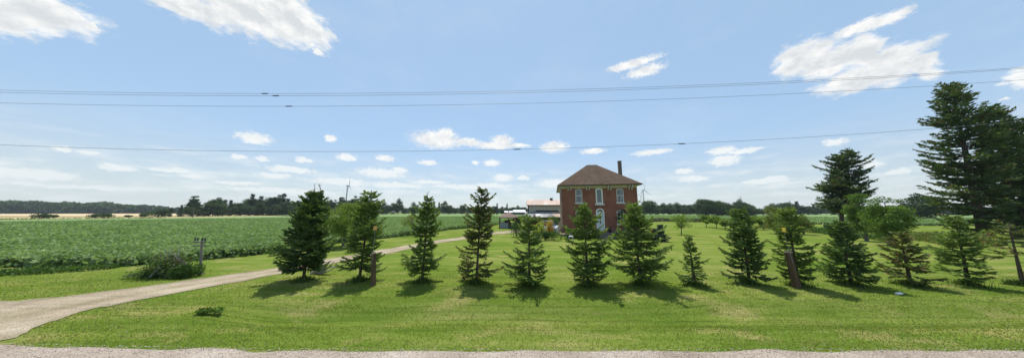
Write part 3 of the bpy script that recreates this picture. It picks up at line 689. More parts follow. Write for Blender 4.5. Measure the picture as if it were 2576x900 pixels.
MB().box((7.0,3.9,5.6),(7.36,4.3,8.62)).build('chimney','concrete',rf)
ch=[c for c in rf.children if c.name.startswith('chimney')][0]
ch.data.materials[0]=surf('chimney_brick',[(.3,(.10,.075,.06)),(.7,(.22,.17,.14))],6,.9,stretch=(1,1,4))
MB().box((6.97,3.87,8.621),(7.39,4.33,8.68)).build('chimney_cap','concrete',ch)
for kind,a,b_,c,d_,r in ops:
    fr=MB().ring_y(arch(a,b_,c,d_,r),inset(a,b_,c,d_,r,.055),.03,.11)
    if kind!='door':
        o=fr.build('window','white',H)
        A=inset(a,b_,c,d_,r,.07)
        MB().poly_y(A,.085,.09).build('pane','glass',o)
        if kind=='side':
            zm=(c+d_)/2
            MB().box((a+.07,.062,zm-.02),(b_-.07,.1,zm+.03)).build('sash_bar','white',o)
            for s_ in (0,1):
                cb=MB(); x_a=a+.08 if s_==0 else b_-.08; sg=1 if s_==0 else -1; wv=.15 if not(s_==1 and a>5) else .26
                vs=[];fs=[];nn=10
                for k in range(nn+1):
                    xx=x_a+sg*wv*k/nn; yy=.17+.015*math.sin(k*2.1); vs+=[(xx,yy,d_-.1),(xx+sg*(-.06*(k/nn)),yy,c+(.1 if s_ else .3))]
                fs=[(2*k,2*k+2,2*k+3,2*k+1) for k in range(nn)]; cb.add(vs,fs).build('curtain','curtain',o)
            MB().box((a-.1,-.1,c-.14),(b_+.1,.02,c-.004)).build('sill','stone',o)
        elif kind=='centre':
            MB().box((a+.08,.15,c+.08),(b_-.08,.16,d_-.12)).build('blind','teal_curtain',o)
            MB().box((a-.13,-.12,c-.17),(b_+.13,.02,c-.004)).build('sill','stone',o)
            MB().ring_y(arch(a-.001,b_+.001,c,d_+.001,r),inset(a,b_,c,d_,r,.12),-.02,.028).build('window_surround','white',o)
        else:
            zm=(c+d_)/2; MB().box((a+.07,.062,zm-.02),(b_-.07,.1,zm+.02)).box(((a+b_)/2-.012,.062,c+.07),((a+b_)/2+.012,.095,d_-.09)).build('sash_bar','white',o)
            MB().box((a-.1,-.1,c-.14),(b_+.1,.02,c-.004)).build('sill','stone',o)
    else:
        o=MB().box((a+.09,.07,c),(b_-.09,.11,2.42)).build('door','doorpaint',H)
        MB().ring_y(arch(a-.03,b_+.03,c,d_+.03,r+.03),inset(a,b_,c,d_,r,.075),-.03,.06).build('door_frame','white',o)
        MB().box((a+.08,.04,2.42),(b_-.08,.12,2.50)).build('transom_bar','white',o)
        MB().poly_y(arch(a+.09,b_-.09,2.5,d_-.09,.26),.085,.09).build('fanlight','glass',o)
        for ang in (50,90,130):
            cx=(a+b_)/2; MB().tube([(cx,.078,2.5),(cx+.25*math.cos(R(ang)),.078,2.5+.27*math.sin(R(ang)))],.009,4).build('fanlight_bar','white',o)
        for z_ in (1.28,1.72):
            MB().ring_y(arch((a+b_)/2-.09,(a+b_)/2+.09,z_-.04,z_+.44,0),arch((a+b_)/2-.06,(a+b_)/2+.06,z_,z_+.37,0),.055,.069).build('moulding','white',o)
            MB().box(((a+b_)/2-.055,.06,z_+.01),((a+b_)/2+.055,.068,z_+.36)).build('door_pane','dark',o)
        MB().lathe([(.0,0),(.022,.01),(.022,.03),(0,.04)],(b_-.16,.05,1.45),8).build('handle','metal_gr',o)
# porch and steps
MB().box((3.0,-1.5,.0),(4.95,-.045,.46)).build('porch_slab','darkstone',H,bevel=.01)
for k in range(3): MB().box((3.35,-1.8-.3*k,0),(4.75,-1.502-.3*k,.34-.115*k)).build('step','darkstone',H,bevel=.01)
# downspouts / added pinkish strips, sunlit brick of the left wall put into colour
MB().tube([(-.09,.25,5.2),(-.09,.25,.3),(-.2,.2,.15)],.045,6).build('downspout','metal_gr',H)
MB().box((-.12,-.02,.75),(-.045,.1,3.55)).build('sunlit_corner','pink',H)
MB().box((-.24,-.035,.75),(-.13,-.005,3.5)).build('sunlit_strip','pink',H)
MB().tube([(HW+.07,.2,5.2),(HW+.07,.2,.3)],.045,6).build('downspout','metal_gr',H)
# porch flower pots
Hm=Matrix.Translation((p.x,p.y,0))@Matrix.Rotation(th,4,'Z')
def potted(lx,ly,z,r,h,mat,lab,seed,pot='metal_dk'):
    w=Hm@Vector((lx,ly,z)); t=thing('potted_plant',lab,'plant',(w.x,w.y,w.z))
    MB().lathe([(r*.7,0),(r,h*.4),(r*1.08,h*.4),(r*1.05,h*.45),(r*.9,h*.44)],(0,0,0),12).build('pot',pot,t)
    bushes('pot',seed,r*1.6,h,mat,260,.05,None,5,False,t,(0,0,h*.25)); return t
potted(3.15,-.4,.462,.17,.75,'bush_dk','dark potted shrub on the porch left of the white door',301)
potted(4.66,-.35,.462,.16,.6,'bush_dk','dark leafy pot on the porch right of the white door',302)
potted(4.95,-.7,.0,.16,.8,'dry','pale plant in a pot beside the porch steps',303,'concrete')
# ------------------------------------------------------------------ barn
bp=Vector((1323-1287.5,0,0))
B=thing('old_barn','old grey board barn with rusty tin roofs behind the house','barn',(3.3,48,0),R(-3))
BW=11
MB().poly_y([(0,0),(BW,0),(BW,4.05),(0,4.05)],2.5,8.5).build('upper_wall','barnwall',B)
MB().box((-.06,2.44,2.3),(.16,2.5,4.05)).build('corner_board','blacktrim',B)
MB().add([(-.3,2.1,4.0),(BW+.3,2.1,4.0),(BW+.3,5.5,5.25),(-.3,5.5,5.25),(-.3,8.9,4.0),(BW+.3,8.9,4.0)],[(0,1,2,3),(3,2,5,4)]).build('main_roof','rust',B)
MB().box((-.3,2.06,3.88),(BW+.3,2.1,4.0)).build('eave_board','blacktrim',B)
MB().box((5.1,5.2,5.2),(5.6,5.8,5.55)).box((4.95,5.1,5.55),(5.75,5.9,5.62)).build('roof_vent','metal_dk',B)
MB().poly_y([(-.7,0),(BW,0),(BW,1.55),(-.7,1.55)],0,2.49).build('lower_wall','barnlow',B)
MB().add([(-1.3,-.45,1.5),(5.1,-.45,1.5),(5.1,2.5,2.55),(-.5,2.5,2.55)],[(0,1,2,3)]).build('lean_to_roof','greytin',B)
MB().add([(5.11,-.45,1.5),(BW+.2,-.45,1.5),(BW+.2,2.5,2.55),(5.11,2.5,2.55)],[(0,1,2,3)]).build('lean_to_roof','rust',B)
MB().add([(1.4,.35,1.8),(2.5,.35,1.8),(2.5,1.1,2.07),(1.4,1.1,2.07)],[(0,1,2,3)]).build('roof_patch','shed',B)
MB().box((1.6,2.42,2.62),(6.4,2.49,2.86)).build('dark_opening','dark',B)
for k in range(4): MB().box((.6+2.6*k,-.03,.1),(2.2+2.6*k,-.004,1.3)).build('stable_door','blacktrim',B)
# ------------------------------------------------------------------ gazebo
gp=G(1279,573); gk=gp.y/F
Z=thing('gazebo','small open gazebo with brown pointed roof and lattice sides beside the field','gazebo',(gp.x,gp.y,0))
nS=6; r_=1.62; zt=1.72
for k in range(nS):
    a=2*PI*k/nS+R(30); q=Vector((r_*math.cos(a),r_*math.sin(a),0))
    MB().box((q.x-.06,q.y-.06,0),(q.x+.06,q.y+.06,zt)).build('post','gazwood',Z)
    a2=2*PI*(k+1)/nS+R(30); q2=Vector((r_*math.cos(a2),r_*math.sin(a2),0))
    mid=(q+q2)/2; L=(q2-q).length/2-.07; ang=math.atan2(q2.y-q.y,q2.x-q.x)
    m=Matrix.Translation((mid.x,mid.y,0))@Matrix.Rotation(ang,4,'Z')
    MB().box((-L,-.05,zt-.12),(L,.05,zt-.002),mat=m).build('beam','gazwood',Z)
    if k not in (4,):
        b=MB(); b.box((-L,-.03,.74),(L,.03,.82),mat=m); b.box((-L,-.03,.06),(L,.03,.12),mat=m)
        for s_ in range(9):
            xx=-L+(2*L)*(s_+.5)/9; b.box((xx-.055,-.012,.121),(xx+.055,.012,.739),mat=m)
        b.build('side_panel','lattice',Z)
rv=[((r_+.35)*math.cos(2*PI*k/nS+R(30)),(r_+.35)*math.sin(2*PI*k/nS+R(30)),zt-.02) for k in range(nS)]
MB().add(rv+[(0,0,2.52)],[(k,(k+1)%nS,nS) for k in range(nS)]+[tuple(reversed(range(nS)))]).build('roof','gazroof',Z)
MB().lathe([(.06,0),(.05,.1),(.08,.16),(.01,.3)],(0,0,2.48),8).build('finial','gazwood',Z)
MB().lathe([(r_-.05,.0),(r_-.05,.08)],(0,0,0),6).build('floor_deck','gazwood',Z)
t=thing('garden_armchair','plum coloured padded armchair inside the gazebo','chair',(gp.x-.1,gp.y-.2,.08),R(10))
MB().box((-.42,-.4,.3),(.42,.4,.5)).build('seat','furn',t,bevel=.04)
MB().box((-.42,.32,.5),(.42,.46,1.15)).build('backrest','furn',t,bevel=.04)
for s_ in (-1,1):
    MB().box((s_*.43-.06,-.4,.2),(s_*.43+.06,.36,.74)).build('armrest','furn',t,bevel=.03)
    for q in (-.34,.34): MB().box((s_*.4-.03,q-.03,0),(s_*.4+.03,q+.03,.3)).build('leg','gazwood',t)
t=thing('hanging_basket','dark trailing plant hanging under the gazebo roof','plant',(gp.x+.75,gp.y-1.2,1.05))
MB().lathe([(.05,0),(.16,.1),(.18,.18)],(0,0,.1),10).build('basket','metal_dk',t); bushes('b',77,.26,.5,'purple',260,.06,None,5,False,t); MB().tube([(0,0,.2),(0,0,.62)],.008,4).build('hanger','metal_dk',t)
# ------------------------------------------------------------------ distant white sheds
t=thing('farm_shed','long low white roofed sheds far beyond the gazebo','shed',(1.5,185,0),R(4))
MB().box((0,0,0),(9,9,2.6)).build('wall','barnlow',t); MB().add([(-.4,-.4,2.5),(9.4,-.4,2.5),(9.4,4.5,4.2),(-.4,4.5,4.2),(-.4,9.4,2.5),(9.4,9.4,2.5)],[(0,1,2,3),(3,2,5,4)]).build('roof','shed',t)
MB().box((-7,3,0),(-.5,9,2.4)).build('low_wall','barnlow',t); MB().add([(-7.4,2.6,2.35),(-.4,2.6,2.35),(-.4,9,3.3),(-7.4,9,3.3)],[(0,1,2,3)]).build('low_roof','shed',t)
# ------------------------------------------------------------------ wind turbines
def turbine(u,vh,Yd,angs,yaw,lab,s=1.0,mats='turb',group='distant wind turbines'):
    hub=D(u,vh,Yd); t=thing('wind_turbine',lab,'wind turbine',(hub.x,hub.y,0),0,group)
    MB().tube([(0,0,0),(0,0,hub.z*.5),(0,0,hub.z)],[3.0*s,2.4*s,1.7*s],12).build('tower',mats,t)
    m=Matrix.Translation((0,0,hub.z+1))@Matrix.Rotation(yaw,4,'Z')
    MB().box((-1.7*s,-6*s,-1.7*s),(1.7*s,5*s,1.9*s),mat=m).build('nacelle',mats,t)
    for a in angs:
        bl=MB(); L=44*s; prof=[(0,1.2),(.12,2.3),(.25,2.1),(.6,1.4),(1,.35)]
        vs=[];d=Vector((math.cos(a),0,math.sin(a))); e=Vector((-math.sin(a),0,math.cos(a)))
        for q,w in prof:
            c=d*(L*q)+Vector((0,-6.8*s,0)); w*=s
            for (i,j) in ((-w,0),(0,.45*w),(w*.6,0),(0,-.45*w)): vs.append(m@(c+e*i+Vector((0,j,0))))
        fs=[(i*4+k,i*4+(k+1)%4,(i+1)*4+(k+1)%4,(i+1)*4+k) for i in range(4) for k in range(4)]+[(16,17,18,19)]
        bl.add(vs,fs).build('blade',mats,t)
    hb=MB().lathe([(.2*s,0),(1.5*s,1*s),(2.0*s,3*s)],(0,0,0),10); o=hb.build('hub',mats,t); o.matrix_local=m@Matrix.Translation((0,-8.2*s,0))@Matrix.Rotation(-PI/2,4,'X'); 
    return t
turbine(874,468,620,[R(100),R(220),R(340)],R(113),'nearest wind turbine, rising behind the wood on the left',.62,'turb_grey')
turbine(1617,479,820,[R(90),R(210),R(330)],R(20),'wind turbine just right of the brick house',.85)
turbine(1611,492,1500,[R(60),R(180),R(300)],R(20),'faintest smaller wind turbine beside the house right corner',.9)
q=GX(1990,420); t=thing('radio_mast','thin pale mast far beyond the orchard','mast',(q.x,q.y,0)); hq=D(1988,503,420).z
MB().tube([(0,0,0),(0,0,hq)],[.9,.5],6).build('mast_shaft','turb',t); MB().box((-1.2,-.4,hq-3),(1.2,.4,hq-2.2)).build('crossbar','turb',t)
# ------------------------------------------------------------------ leaning old pole, brush pile, weeds
q=G(503,692); tq=D(508,606,q.y)
t=thing('old_wooden_pole','short leaning grey pole with glass insulators on two crossarms beside the brush pile','pole',(q.x,q.y,0))
L=Vector((tq.x-q.x,0,tq.z)); MB().tube([L*-.1,L*.5,L*1.02],[.042,.038,.035],8).build('pole_shaft','oldwood',t)
for zz in (-.02,-.17):
    c=L+Vector((0,-.07,zz)); MB().box((c.x-.23,c.y-.025,c.z-.022),(c.x+.23,c.y+.025,c.z+.022)).build('crossarm','oldwood',t,bevel=.004)
for xx in (-.2,-.09,.09,.2):
    MB().lathe([(.012,0),(.012,.02),(.028,.035),(.03,.07),(.022,.09),(.026,.105),(.012,.13)],(L.x+xx,-.07,L.z+.016),8).build('insulator','insul',t)
q=G(435,694)
t=thing('brush_pile','heap of cut branches and bleached sticks on the grass by the field','brush pile',(q.x,q.y,0))
rg=random.Random(5); b=MB(); b2=MB(); LV=Leaves(); LV2=Leaves()
for k in range(75):
    x_=rg.uniform(-1.1,.6); hh_=max(.15,1.0*(1-abs(x_+.12)/1.0)); a=rg.choice((-1,1)); Lg=rg.uniform(.5,1.3)
    p0=Vector((x_-a*Lg*.4,rg.uniform(-.4,.4),rg.uniform(0,.1))); p1=Vector((x_*.3+rg.uniform(-.15,.15),rg.uniform(-.15,.15),hh_*rg.uniform(.6,1.05)))
    (b if k%3 else b2).tube([p0,(p0+p1)/2+Vector((0,0,.06)),p1],[.022,.017,.008],4)
for k in range(5): 
    x_=rg.uniform(-.3,.25); b2.tube([(-.2+x_,.1,.2),(-.15+x_*1.3,0,.9+rg.random()*.3)],[.012,.005],3)
for k in range(4200):
    x_=rg.gauss(-.35,.42); hh_=max(.1,.82*(1-abs(x_+.12)/1.15)); LV.add((x_,rg.gauss(0,.25),abs(rg.random()**.7*hh_)),(rg.gauss(0,1),rg.gauss(0,1),rg.gauss(0,.6)),.08,.035)
for k in range(380):
    x_=rg.uniform(-.9,.5); hh_=max(.15,1.05*(1-abs(x_+.05)/1.0)); LV2.add((x_,rg.gauss(-.1,.25),hh_*rg.uniform(.5,1.1)),(rg.gauss(0,1),rg.gauss(0,1),rg.gauss(0,.6)),.07,.035)
b.build('branches','bark_grey',t); b2.build('bleached_sticks','deadwood',t); LV.build('cut_foliage','bush',t,seed=4); LV2.build('withered_leaves','weed',t,seed=5)
t=thing('juniper_shrub','round dark green shrub growing against the brush pile and leaning pole','shrub',tuple(G(466,697)))
bushes('j',41,.52,.52,'bush',3000,.06,.4,11,True,t)
t=thing('low_shrub','small green shrub trailing left of the brush pile','shrub',tuple(G(385,697)))
bushes('j',42,.5,.22,'bush_dk',1200,.06,.3,8,True,t)
t=thing('weed_clump','low clump of broad green weeds on the mown verge near the driveway','weed',tuple(G(528,786)))
bushes('j',43,.36,.1,'decid_mid',420,.07,.16,7,False,t)
# bleached root by the first spruce
q=G(812,688); t=thing('driftwood_root','bleached grey root wood lying under the leftmost row spruce','driftwood',(q.x,q.y,0)); b=MB(); rg=random.Random(9)
for k in range(16):
    x_=rg.uniform(-.2,.2); a=Vector((x_-.25,rg.uniform(-.1,.1),.02)); e=Vector((x_+.2+rg.uniform(-.1,.25),rg.uniform(-.1,.1),rg.uniform(.2,.75)))
    b.tube([a,(a+e)/2+Vector((rg.uniform(-.08,.08),0,rg.uniform(-.05,.1))),e],[.04,.03,.01],5)
b.build('root_wood','deadwood',t)
q=G(2262,741); t=thing('plastic_bottle','white plastic scrap lying on the lawn below the short rusty spruce','litter',(q.x,q.y,hz(q.x,q.y)))
MB().tube([(-.09,0,.035),(.05,0,.035),(.08,0,.035),(.11,0,.035)],[.035,.035,.015,.015],8).build('bottle_body','plastic_w',t); MB().tube([(.111,0,.035),(.13,0,.035)],.018,8).build('cap','blue' if 0 else 'metal_gr',t)
# ------------------------------------------------------------------ middle distance trees
q=G(862,620); t=thing('maple_tree','round bright green maple behind the first two row spruces','tree',tuple(q)); tp_=D(868,508,q.y)
broad(t,11,tp_.z,1.75,.6,'decid',64,270,.085,.09,ry=1.3,lean=.1,clr=.46,fork=.9)
q=G(1042,592); t=thing('young_apple_tree','small pale olive tree at the edge of the bean field','tree',tuple(q)); tp_=D(1020,540,q.y)
broad(t,12,tp_.z,1.15,.9,'decid_ol',17,80,.1,.05,lean=-.3,clr=.4)
q=G(2240,618); t=thing('maple_tree','spreading green tree with dark leaning trunk, right of the twin spruces','tree',tuple(q)); tp_=D(2235,493,q.y)
broad(t,13,tp_.z,1.3,.3,'decid_mid',70,200,.1,.13,ry=1.1,lean=.25,clr=.42,egg=.12,fork=1.1,bark='bark')
q=G(2180,606); t=thing('ash_tree','lighter green tree just left of the spreading tree','tree',tuple(q)); tp_=D(2192,478,q.y)
broad(t,14,tp_.z,.78,.25,'decid_mid',50,240,.09,.1,ry=.85,clr=.42,egg=.2)
q=G(2118,578); 
for i,(ub,ut,vt,ul,ur,lab) in enumerate([(2118,2112,398,2058,2150,'left one of the twin dark spruces beyond the lawn'),(2138,2130,380,2090,2195,'taller right one of the twin dark spruces beyond the lawn')]):
    q=G(ub,578); tp_=D(ut,vt,q.y); k=q.y/F
    t=thing('old_spruce',lab,'tree',tuple(q)); c_=(ub+ut)/2
    spruce(t,60+i,tp_.z,tp_.x-q.x,(c_-ul)*k*1.15,(ur-c_)*k*.85,yb=(ur-ul)/2*k*.7,z0=.24,dz=.5,nb=9,thin=.1,q=.3,mat='spruce_big',pw=.36,trunk_r=.26,rise=.3,droop=-.1,dens=.9,ragg=.45)
for i,(ub,vb,ut,vt,ul,ur,lab) in enumerate([(2476,604,2391,215,2305,2520,'tallest giant old spruce at the right edge'),(2560,600,2494,272,2400,2620,'giant old spruce with the second highest tip, right of the tallest'),(2640,596,2561,306,2500,2700,'giant old spruce cut by the right edge of the view')]):
    q=G(ub,vb); tp_=D(ut,vt,q.y); k=q.y/F
    t=thing('old_spruce',lab,'tree',tuple(q)); vm=400; c_=D((ub+ut)/2,vm,q.y).x
    wl=c_-D(ul,vm,q.y).x; wr=D(ur,vm,q.y).x-c_
    spruce(t,70+i,tp_.z,tp_.x-q.x,wl*.78,wr*.85,z0=.07,dz=.62,nb=9,thin=.03,q=.27,mat='spruce_big',pw=.6,yb=(wl+wr)/2*.7,bulge=lambda t: min(1,.68+.9*t),trunk_r=.3,rise=.45,droop=-.12,dens=1.0,ragg=.4)
q=G(2590,602); t=thing('elm_tree','green broadleaf tree under the giant spruces at the right edge','tree',tuple(q))
broad(t,15,4.2,.9,1.2,'bush_dk',26,160,.12,.14,ry=.9)
# small orchard trees
orch=[(1713,591,1712,534,26,'decid_lt','orchard tree with round pale crown, nearest to the house',21),
 (1777,571,1772,541,13,'decid_lt','small orchard tree second from the house, standing alone',22),
 (1802,574,1800,541,17,'decid','small dark green orchard tree in the middle of the orchard',23),
 (1824,578,1822,546,13,'decid_lt','small orchard tree with yellowish crown close beside the dark green one',24),
 (1922,578,1908,538,16,'decid','leaning orchard tree right of the full dark spruce',25),
 (1893,566,1893,545,12,'bush','low orchard tree farthest from the house',26)]
for (ub,vb,ut,vt,rp_,mt,lab,sd) in orch:
    q=G(ub,vb); tp_=D(ut,vt,q.y); k=q.y/F; t=thing('orchard_tree',lab,'tree',tuple(q),0,'small orchard trees behind the lawn')
    broad(t,sd,tp_.z,rp_*k*1.05,.55 if tp_.z>1.5 else .3,mt,16,75,.0055*q.y,.045,lean=(tp_.x-q.x)*.7,clr=rp_*k*.38,fork=.6)
q=G(1955,588); t=thing('willow_shrub','tall pale yellow green shrub behind the row, left of the twin spruces','shrub',tuple(q)); tp_=D(1960,516,q.y)
broad(t,31,tp_.z,1.25,.15,'decid_ol',34,150,.12,.08,ry=1.1,clr=.45,fork=.3)
q=G(2022,590); t=thing('willow_shrub','olive brown shrub beside the tall pale shrub','shrub',tuple(q)); tp_=D(2005,540,q.y)
broad(t,32,tp_.z,.8,.15,'decid_ol',22,120,.12,.07,clr=.35,fork=.3)
# weathered stump between
q=G(2080,583); t=thing('tree_snag','weathered grey broken stump in the weeds left of the twin spruces','stump',tuple(q))
MB().tube([(.3,0,-.05),(.1,0,.4),(-.35,0,1.0)],[.14,.12,.05],6).tube([(.1,0,.4),(-.15,.1,.55),(-.05,.1,.95)],[.09,.06,.03],5).build('stump_wood','deadwood',t)
# garden shrubs around the house  (u,v,w,h,mat,label,seed,n)
gar=[(1381,592,26,46,'gold','golden yellow conifer shrub left of the house'),
 (1374,588,30,44,'bush_dk','dark tall shrub directly behind the golden one'),
 (1362,594,20,40,'lime','lime green plume shrub left of the golden one'),
 (1345,598,24,34,'lime','yellowish leaning shrub behind the sparse row spruce'),
 (1371,604,24,22,'bush_dk','low dark shrub in front of the golden one'),
 (1394,604,40,24,'bush','leafy green border plants in front of the bench'),
 (1415,592,24,34,'dry','dry pinkish grey shrub against the house left corner'),
 (1300,596,34,36,'bush_dk','dark bushy shrub left of the lime plume shrub'),
 (1318,602,36,34,'bush','green rounded shrub behind the sparse row spruce'),
 (1352,606,34,22,'bush_dk','dark green low shrub at the front of the left flower bed'),
 (1436,600,26,26,'bush','green shrub below the left downstairs window'),
 (1460,600,30,26,'bush_dk','dark shrub against the front wall left of the porch'),
 (1572,601,34,26,'blue','bluish shrub right of the porch steps'),
 (1556,590,18,22,'purple','dark purple shrub under the right downstairs window'),
 (1597,600,32,34,'bush','green shrub at the house right corner'),
 (1630,604,30,26,'bush','green border plants beside the blue spruce'),
 (1485,604,26,14,'bush','low light green plants left of the porch steps'),
 (1328,575,22,32,'decid_ol','olive shrub in front of the barn lean-to'),
 (1346,574,14,36,'purple','purple leaved small tree in front of the barn'),
 (1303,573,22,34,'bush','green shrub at the barn left end'),
 (1358,573,14,30,'decid_ol','yellow green shrub between the purple tree and the house'),
 (1390,572,34,32,'bush','mid green shrub against the barn by the house')]
for i,(u,v,w,h_,mt,lab) in enumerate(gar): shrub(u,v,w,h_,mt,lab,200+i,group='garden shrubs around the house')
for i,(u,v,lab) in enumerate([(1389,579,'orange lilies below the golden shrub'),(1432,577,'orange lilies against the front wall left corner'),(1641,581,'orange lilies beside the blue spruce right of the house')]):
    q=G(u,v+14); t=thing('orange_lily',lab,'flower',tuple(q),0,'orange lilies in the flower beds')
    bushes('l',250+i,.32,.5,'bush',260,.07,None,5,False,t,(0,0,0),'leaves'); bushes('l',260+i,.3,.34,'orange',190,.07,None,5,False,t,(0,0,.48),'flowers')
q=G(1664,607); t=thing('blue_spruce','small blue grey spruce on the lawn right of the house','tree',tuple(q)); 
spruce(t,90,1.35,0,.62,.55,z0=.02,dz=.1,nb=8,thin=.02,q=.09,mat='blue',pw=.55,trunk_r=.05)
q=G(1648,604); t=thing('blue_spruce','smaller companion spruce touching the blue grey one','tree',tuple(q)); spruce(t,91,1.0,0,.42,.4,z0=.02,dz=.1,nb=8,thin=.02,q=.09,mat='blue',pw=.5,trunk_r=.04)
q=G(1570,596); t=thing('young_tree','young silvery green tree in front of the right downstairs window','tree',tuple(q)); broad(t,33,3.0,.75,1.2,'blue',18,90,.1,.05,clr=.32)
# bench, barrel, chair
q=G(1424,600); t=thing('garden_bench','pale plank bench on dark legs below the house left corner','bench',(q.x,q.y,0),th)
MB().box((-.6,-.2,.42),(.6,.2,.47)).build('seat','plank',t,bevel=.006)
for s_ in (-1,1): MB().box((s_*.48-.04,-.17,0),(s_*.48+.04,.17,.419)).build('leg','blacktrim',t)
q=G(1402,590); t=thing('white_barrel','rounded white barrel between the golden shrub and the house','barrel',(q.x,q.y,0))
MB().lathe([(.2,0),(.26,.2),(.27,.55),(.22,.82),(.12,.95),(.05,.99)],(0,0,0),14).build('barrel_body','plastic_w',t,smooth=True); MB().lathe([(.055,0),(.055,.06)],(0,0,.985),8).build('lid','metal_gr',t)
q=G(1436,605); t=thing('garden_chair','small white metal garden chair in front of the pale bench','chair',(q.x,q.y,0),R(-25))
MB().lathe([(.19,0),(.2,.02),(.19,.03)],(0,0,.36),12).build('seat','plastic_w',t)
b=MB(); b.tube([(.17*math.cos(a),.17+.02,.38+.42*math.sin(a)) for a in np.linspace(0,PI,9)],.012,5)
for xx in (-.08,0,.08): b.tube([(xx,.18,.38),(xx,.19,.74)],.008,4)
b.build('backrest','plastic_w',t)
for sx in (-1,1):
    for sy in (-1,1): MB().tube([(sx*.13,sy*.13,.36),(sx*.17,sy*.17,0)],.011,5).build('leg','plastic_w',t)
# car
q=Vector((4.35,28.6,0)); t=thing('parked_car','pale blue car parked beside the house, half hidden by shrubs','car',tuple(q),R(4))
def loft(secs,cap=True):
    b=MB(); n=len(secs[0]); vs=[v for s in secs for v in s]
    fs=[(i*n+k,i*n+(k+1)%n,(i+1)*n+(k+1)%n,(i+1)*n+k) for i in range(len(secs)-1) for k in range(n)]
    fs+=[tuple(reversed(range(n))),tuple((len(secs)-1)*n+k for k in range(n))]; return b.add(vs,fs)
def sec(y,w,z0,z1,c=.12): return [(-w,y,z0),(w,y,z0),(w,y,z1-c),(w-c,y,z1),(-w+c,y,z1),(-w,y,z1-c)]
loft([sec(-2.2,.78,.3,.7),sec(-2.0,.86,.22,.8),sec(-1.0,.9,.2,.93),sec(1.2,.9,.2,.95),sec(1.9,.88,.22,.92),sec(2.15,.8,.3,.8)]).build('body','carpaint',t)
loft([sec(-1.0,.8,.9,.935,.02),sec(-.35,.66,.9,1.4),sec(.9,.66,.9,1.42),sec(1.5,.76,.9,.96,.03)]).build('cabin','carglass',t)
loft([sec(-.4,.64,1.37,1.43,.05),sec(.95,.64,1.38,1.45,.05)]).build('roof','carpaint',t)
for sx in (-1,1):
    for yy in (-1.35,1.35):
        w=MB().tube([(sx*.7,yy,.32),(sx*.9,yy,.32)],.32,16).build('wheel','rubber',t); MB().tube([(sx*.901,yy,.32),(sx*.915,yy,.32)],.19,12).build('rim','metal_gr',w)
    MB().box((sx*.62-.14,-2.13,.56),(sx*.62+.14,-2.06,.7)).build('headlight','plastic_w',t,bevel=.01)
MB().box((-.25,-2.215,.38),(.25,-2.2,.5)).build('number_plate','plastic_w',t)
# ------------------------------------------------------------------ weeds and hedges
def mass(name,label,pts,mat,seed,nper,hh_,ls,wid,kind='stuff',cat='weeds'):
    nr=np.random.default_rng(seed); L=Leaves()
    for (ax,ay),(bx,by) in zip(pts[:-1],pts[1:]):
        l=math.hypot(bx-ax,by-ay); m_=int(l*nper); s=nr.random(m_); X=ax+(bx-ax)*s; Y=ay+(by-ay)*s
        off=nr.uniform(-wid,wid,m_); dx,dy=(by-ay)/l,-(bx-ax)/l; X=X+dx*off; Y=Y+dy*off
        env=.45+.55*np.abs(np.sin(X*.5+seed)*np.sin(X*.21+Y*.17+1.3)); Zz=nr.random(m_)*hh_*env
        A=nr.normal(size=(m_,3)); A[:,2]=np.abs(A[:,2])+.4; L.arr(np.stack([X,Y,Zz],1),A,ls*nr.uniform(.7,1.5,m_),ls*nr.uniform(.3,.7,m_))
    o=L.build(name,mat,seed=seed); tag(o,label,cat,kind=kind); return o
def gl(*a): return [tuple(G(u,v).xy) for u,v in a]
mass('brown_weeds','brownish purple weeds along the back edge of the lawn',gl((1610,557),(1700,557),(1800,560),(1900,563)),'brown_weed',51,120,1.0,.34,1.0)
mass('green_weeds','tangled green weeds behind the lawn below the twin spruces',gl((2050,582),(2110,590),(2170,600),(2240,604)),'bush',52,520,.7,.13,1.2)
mass('green_weeds','yellow green brush between the spreading tree and the giant spruces',gl((2290,600),(2340,606),(2400,612),(2450,622)),'decid_ol',53,750,1.25,.12,1.2)
mass('green_weeds','low weeds at the orchard edge beyond the row',gl((1900,572),(1990,580),(2060,586)),'decid_ol',57,260,.5,.16,1.0)
mass('dry_weeds','dry tan weeds along the left end of the bean field',[(-300,62),(-148,69),(-126,86)],'weed',54,30,.8,.5,3.0)
mass('field_edge_weeds','straggly weeds on bare ground beside the driveway at the left',[tuple(G(-40,690).xy),tuple(G(60,688).xy),tuple(G(170,682).xy),tuple(G(300,672).xy)],'bush',55,600,.22,.09,.4)
for i,(u,Y,w,hp) in enumerate([(1222/5.15,104,5,2.4),(1390/5.15,101,6,2.6),(1660/5.15,112,3,1.4),(690/5.15,95,3.2,1.8),(520/5.15,92,6,2.6),(1880/5.15,118,6,3.2),(2000/5.15,122,8,5)]):
    q=GX(u,Y); t=thing('field_bush','scrubby bush on the dry strip beyond the bean field','bush',(q.x,q.y,0),0,'bushes along the dry strip')
    bushes('f',400+i,w*.5,hp*.8,'wood_leaf' if i%2 else 'bush_dk',700,.4,w*.4,9,True,t)
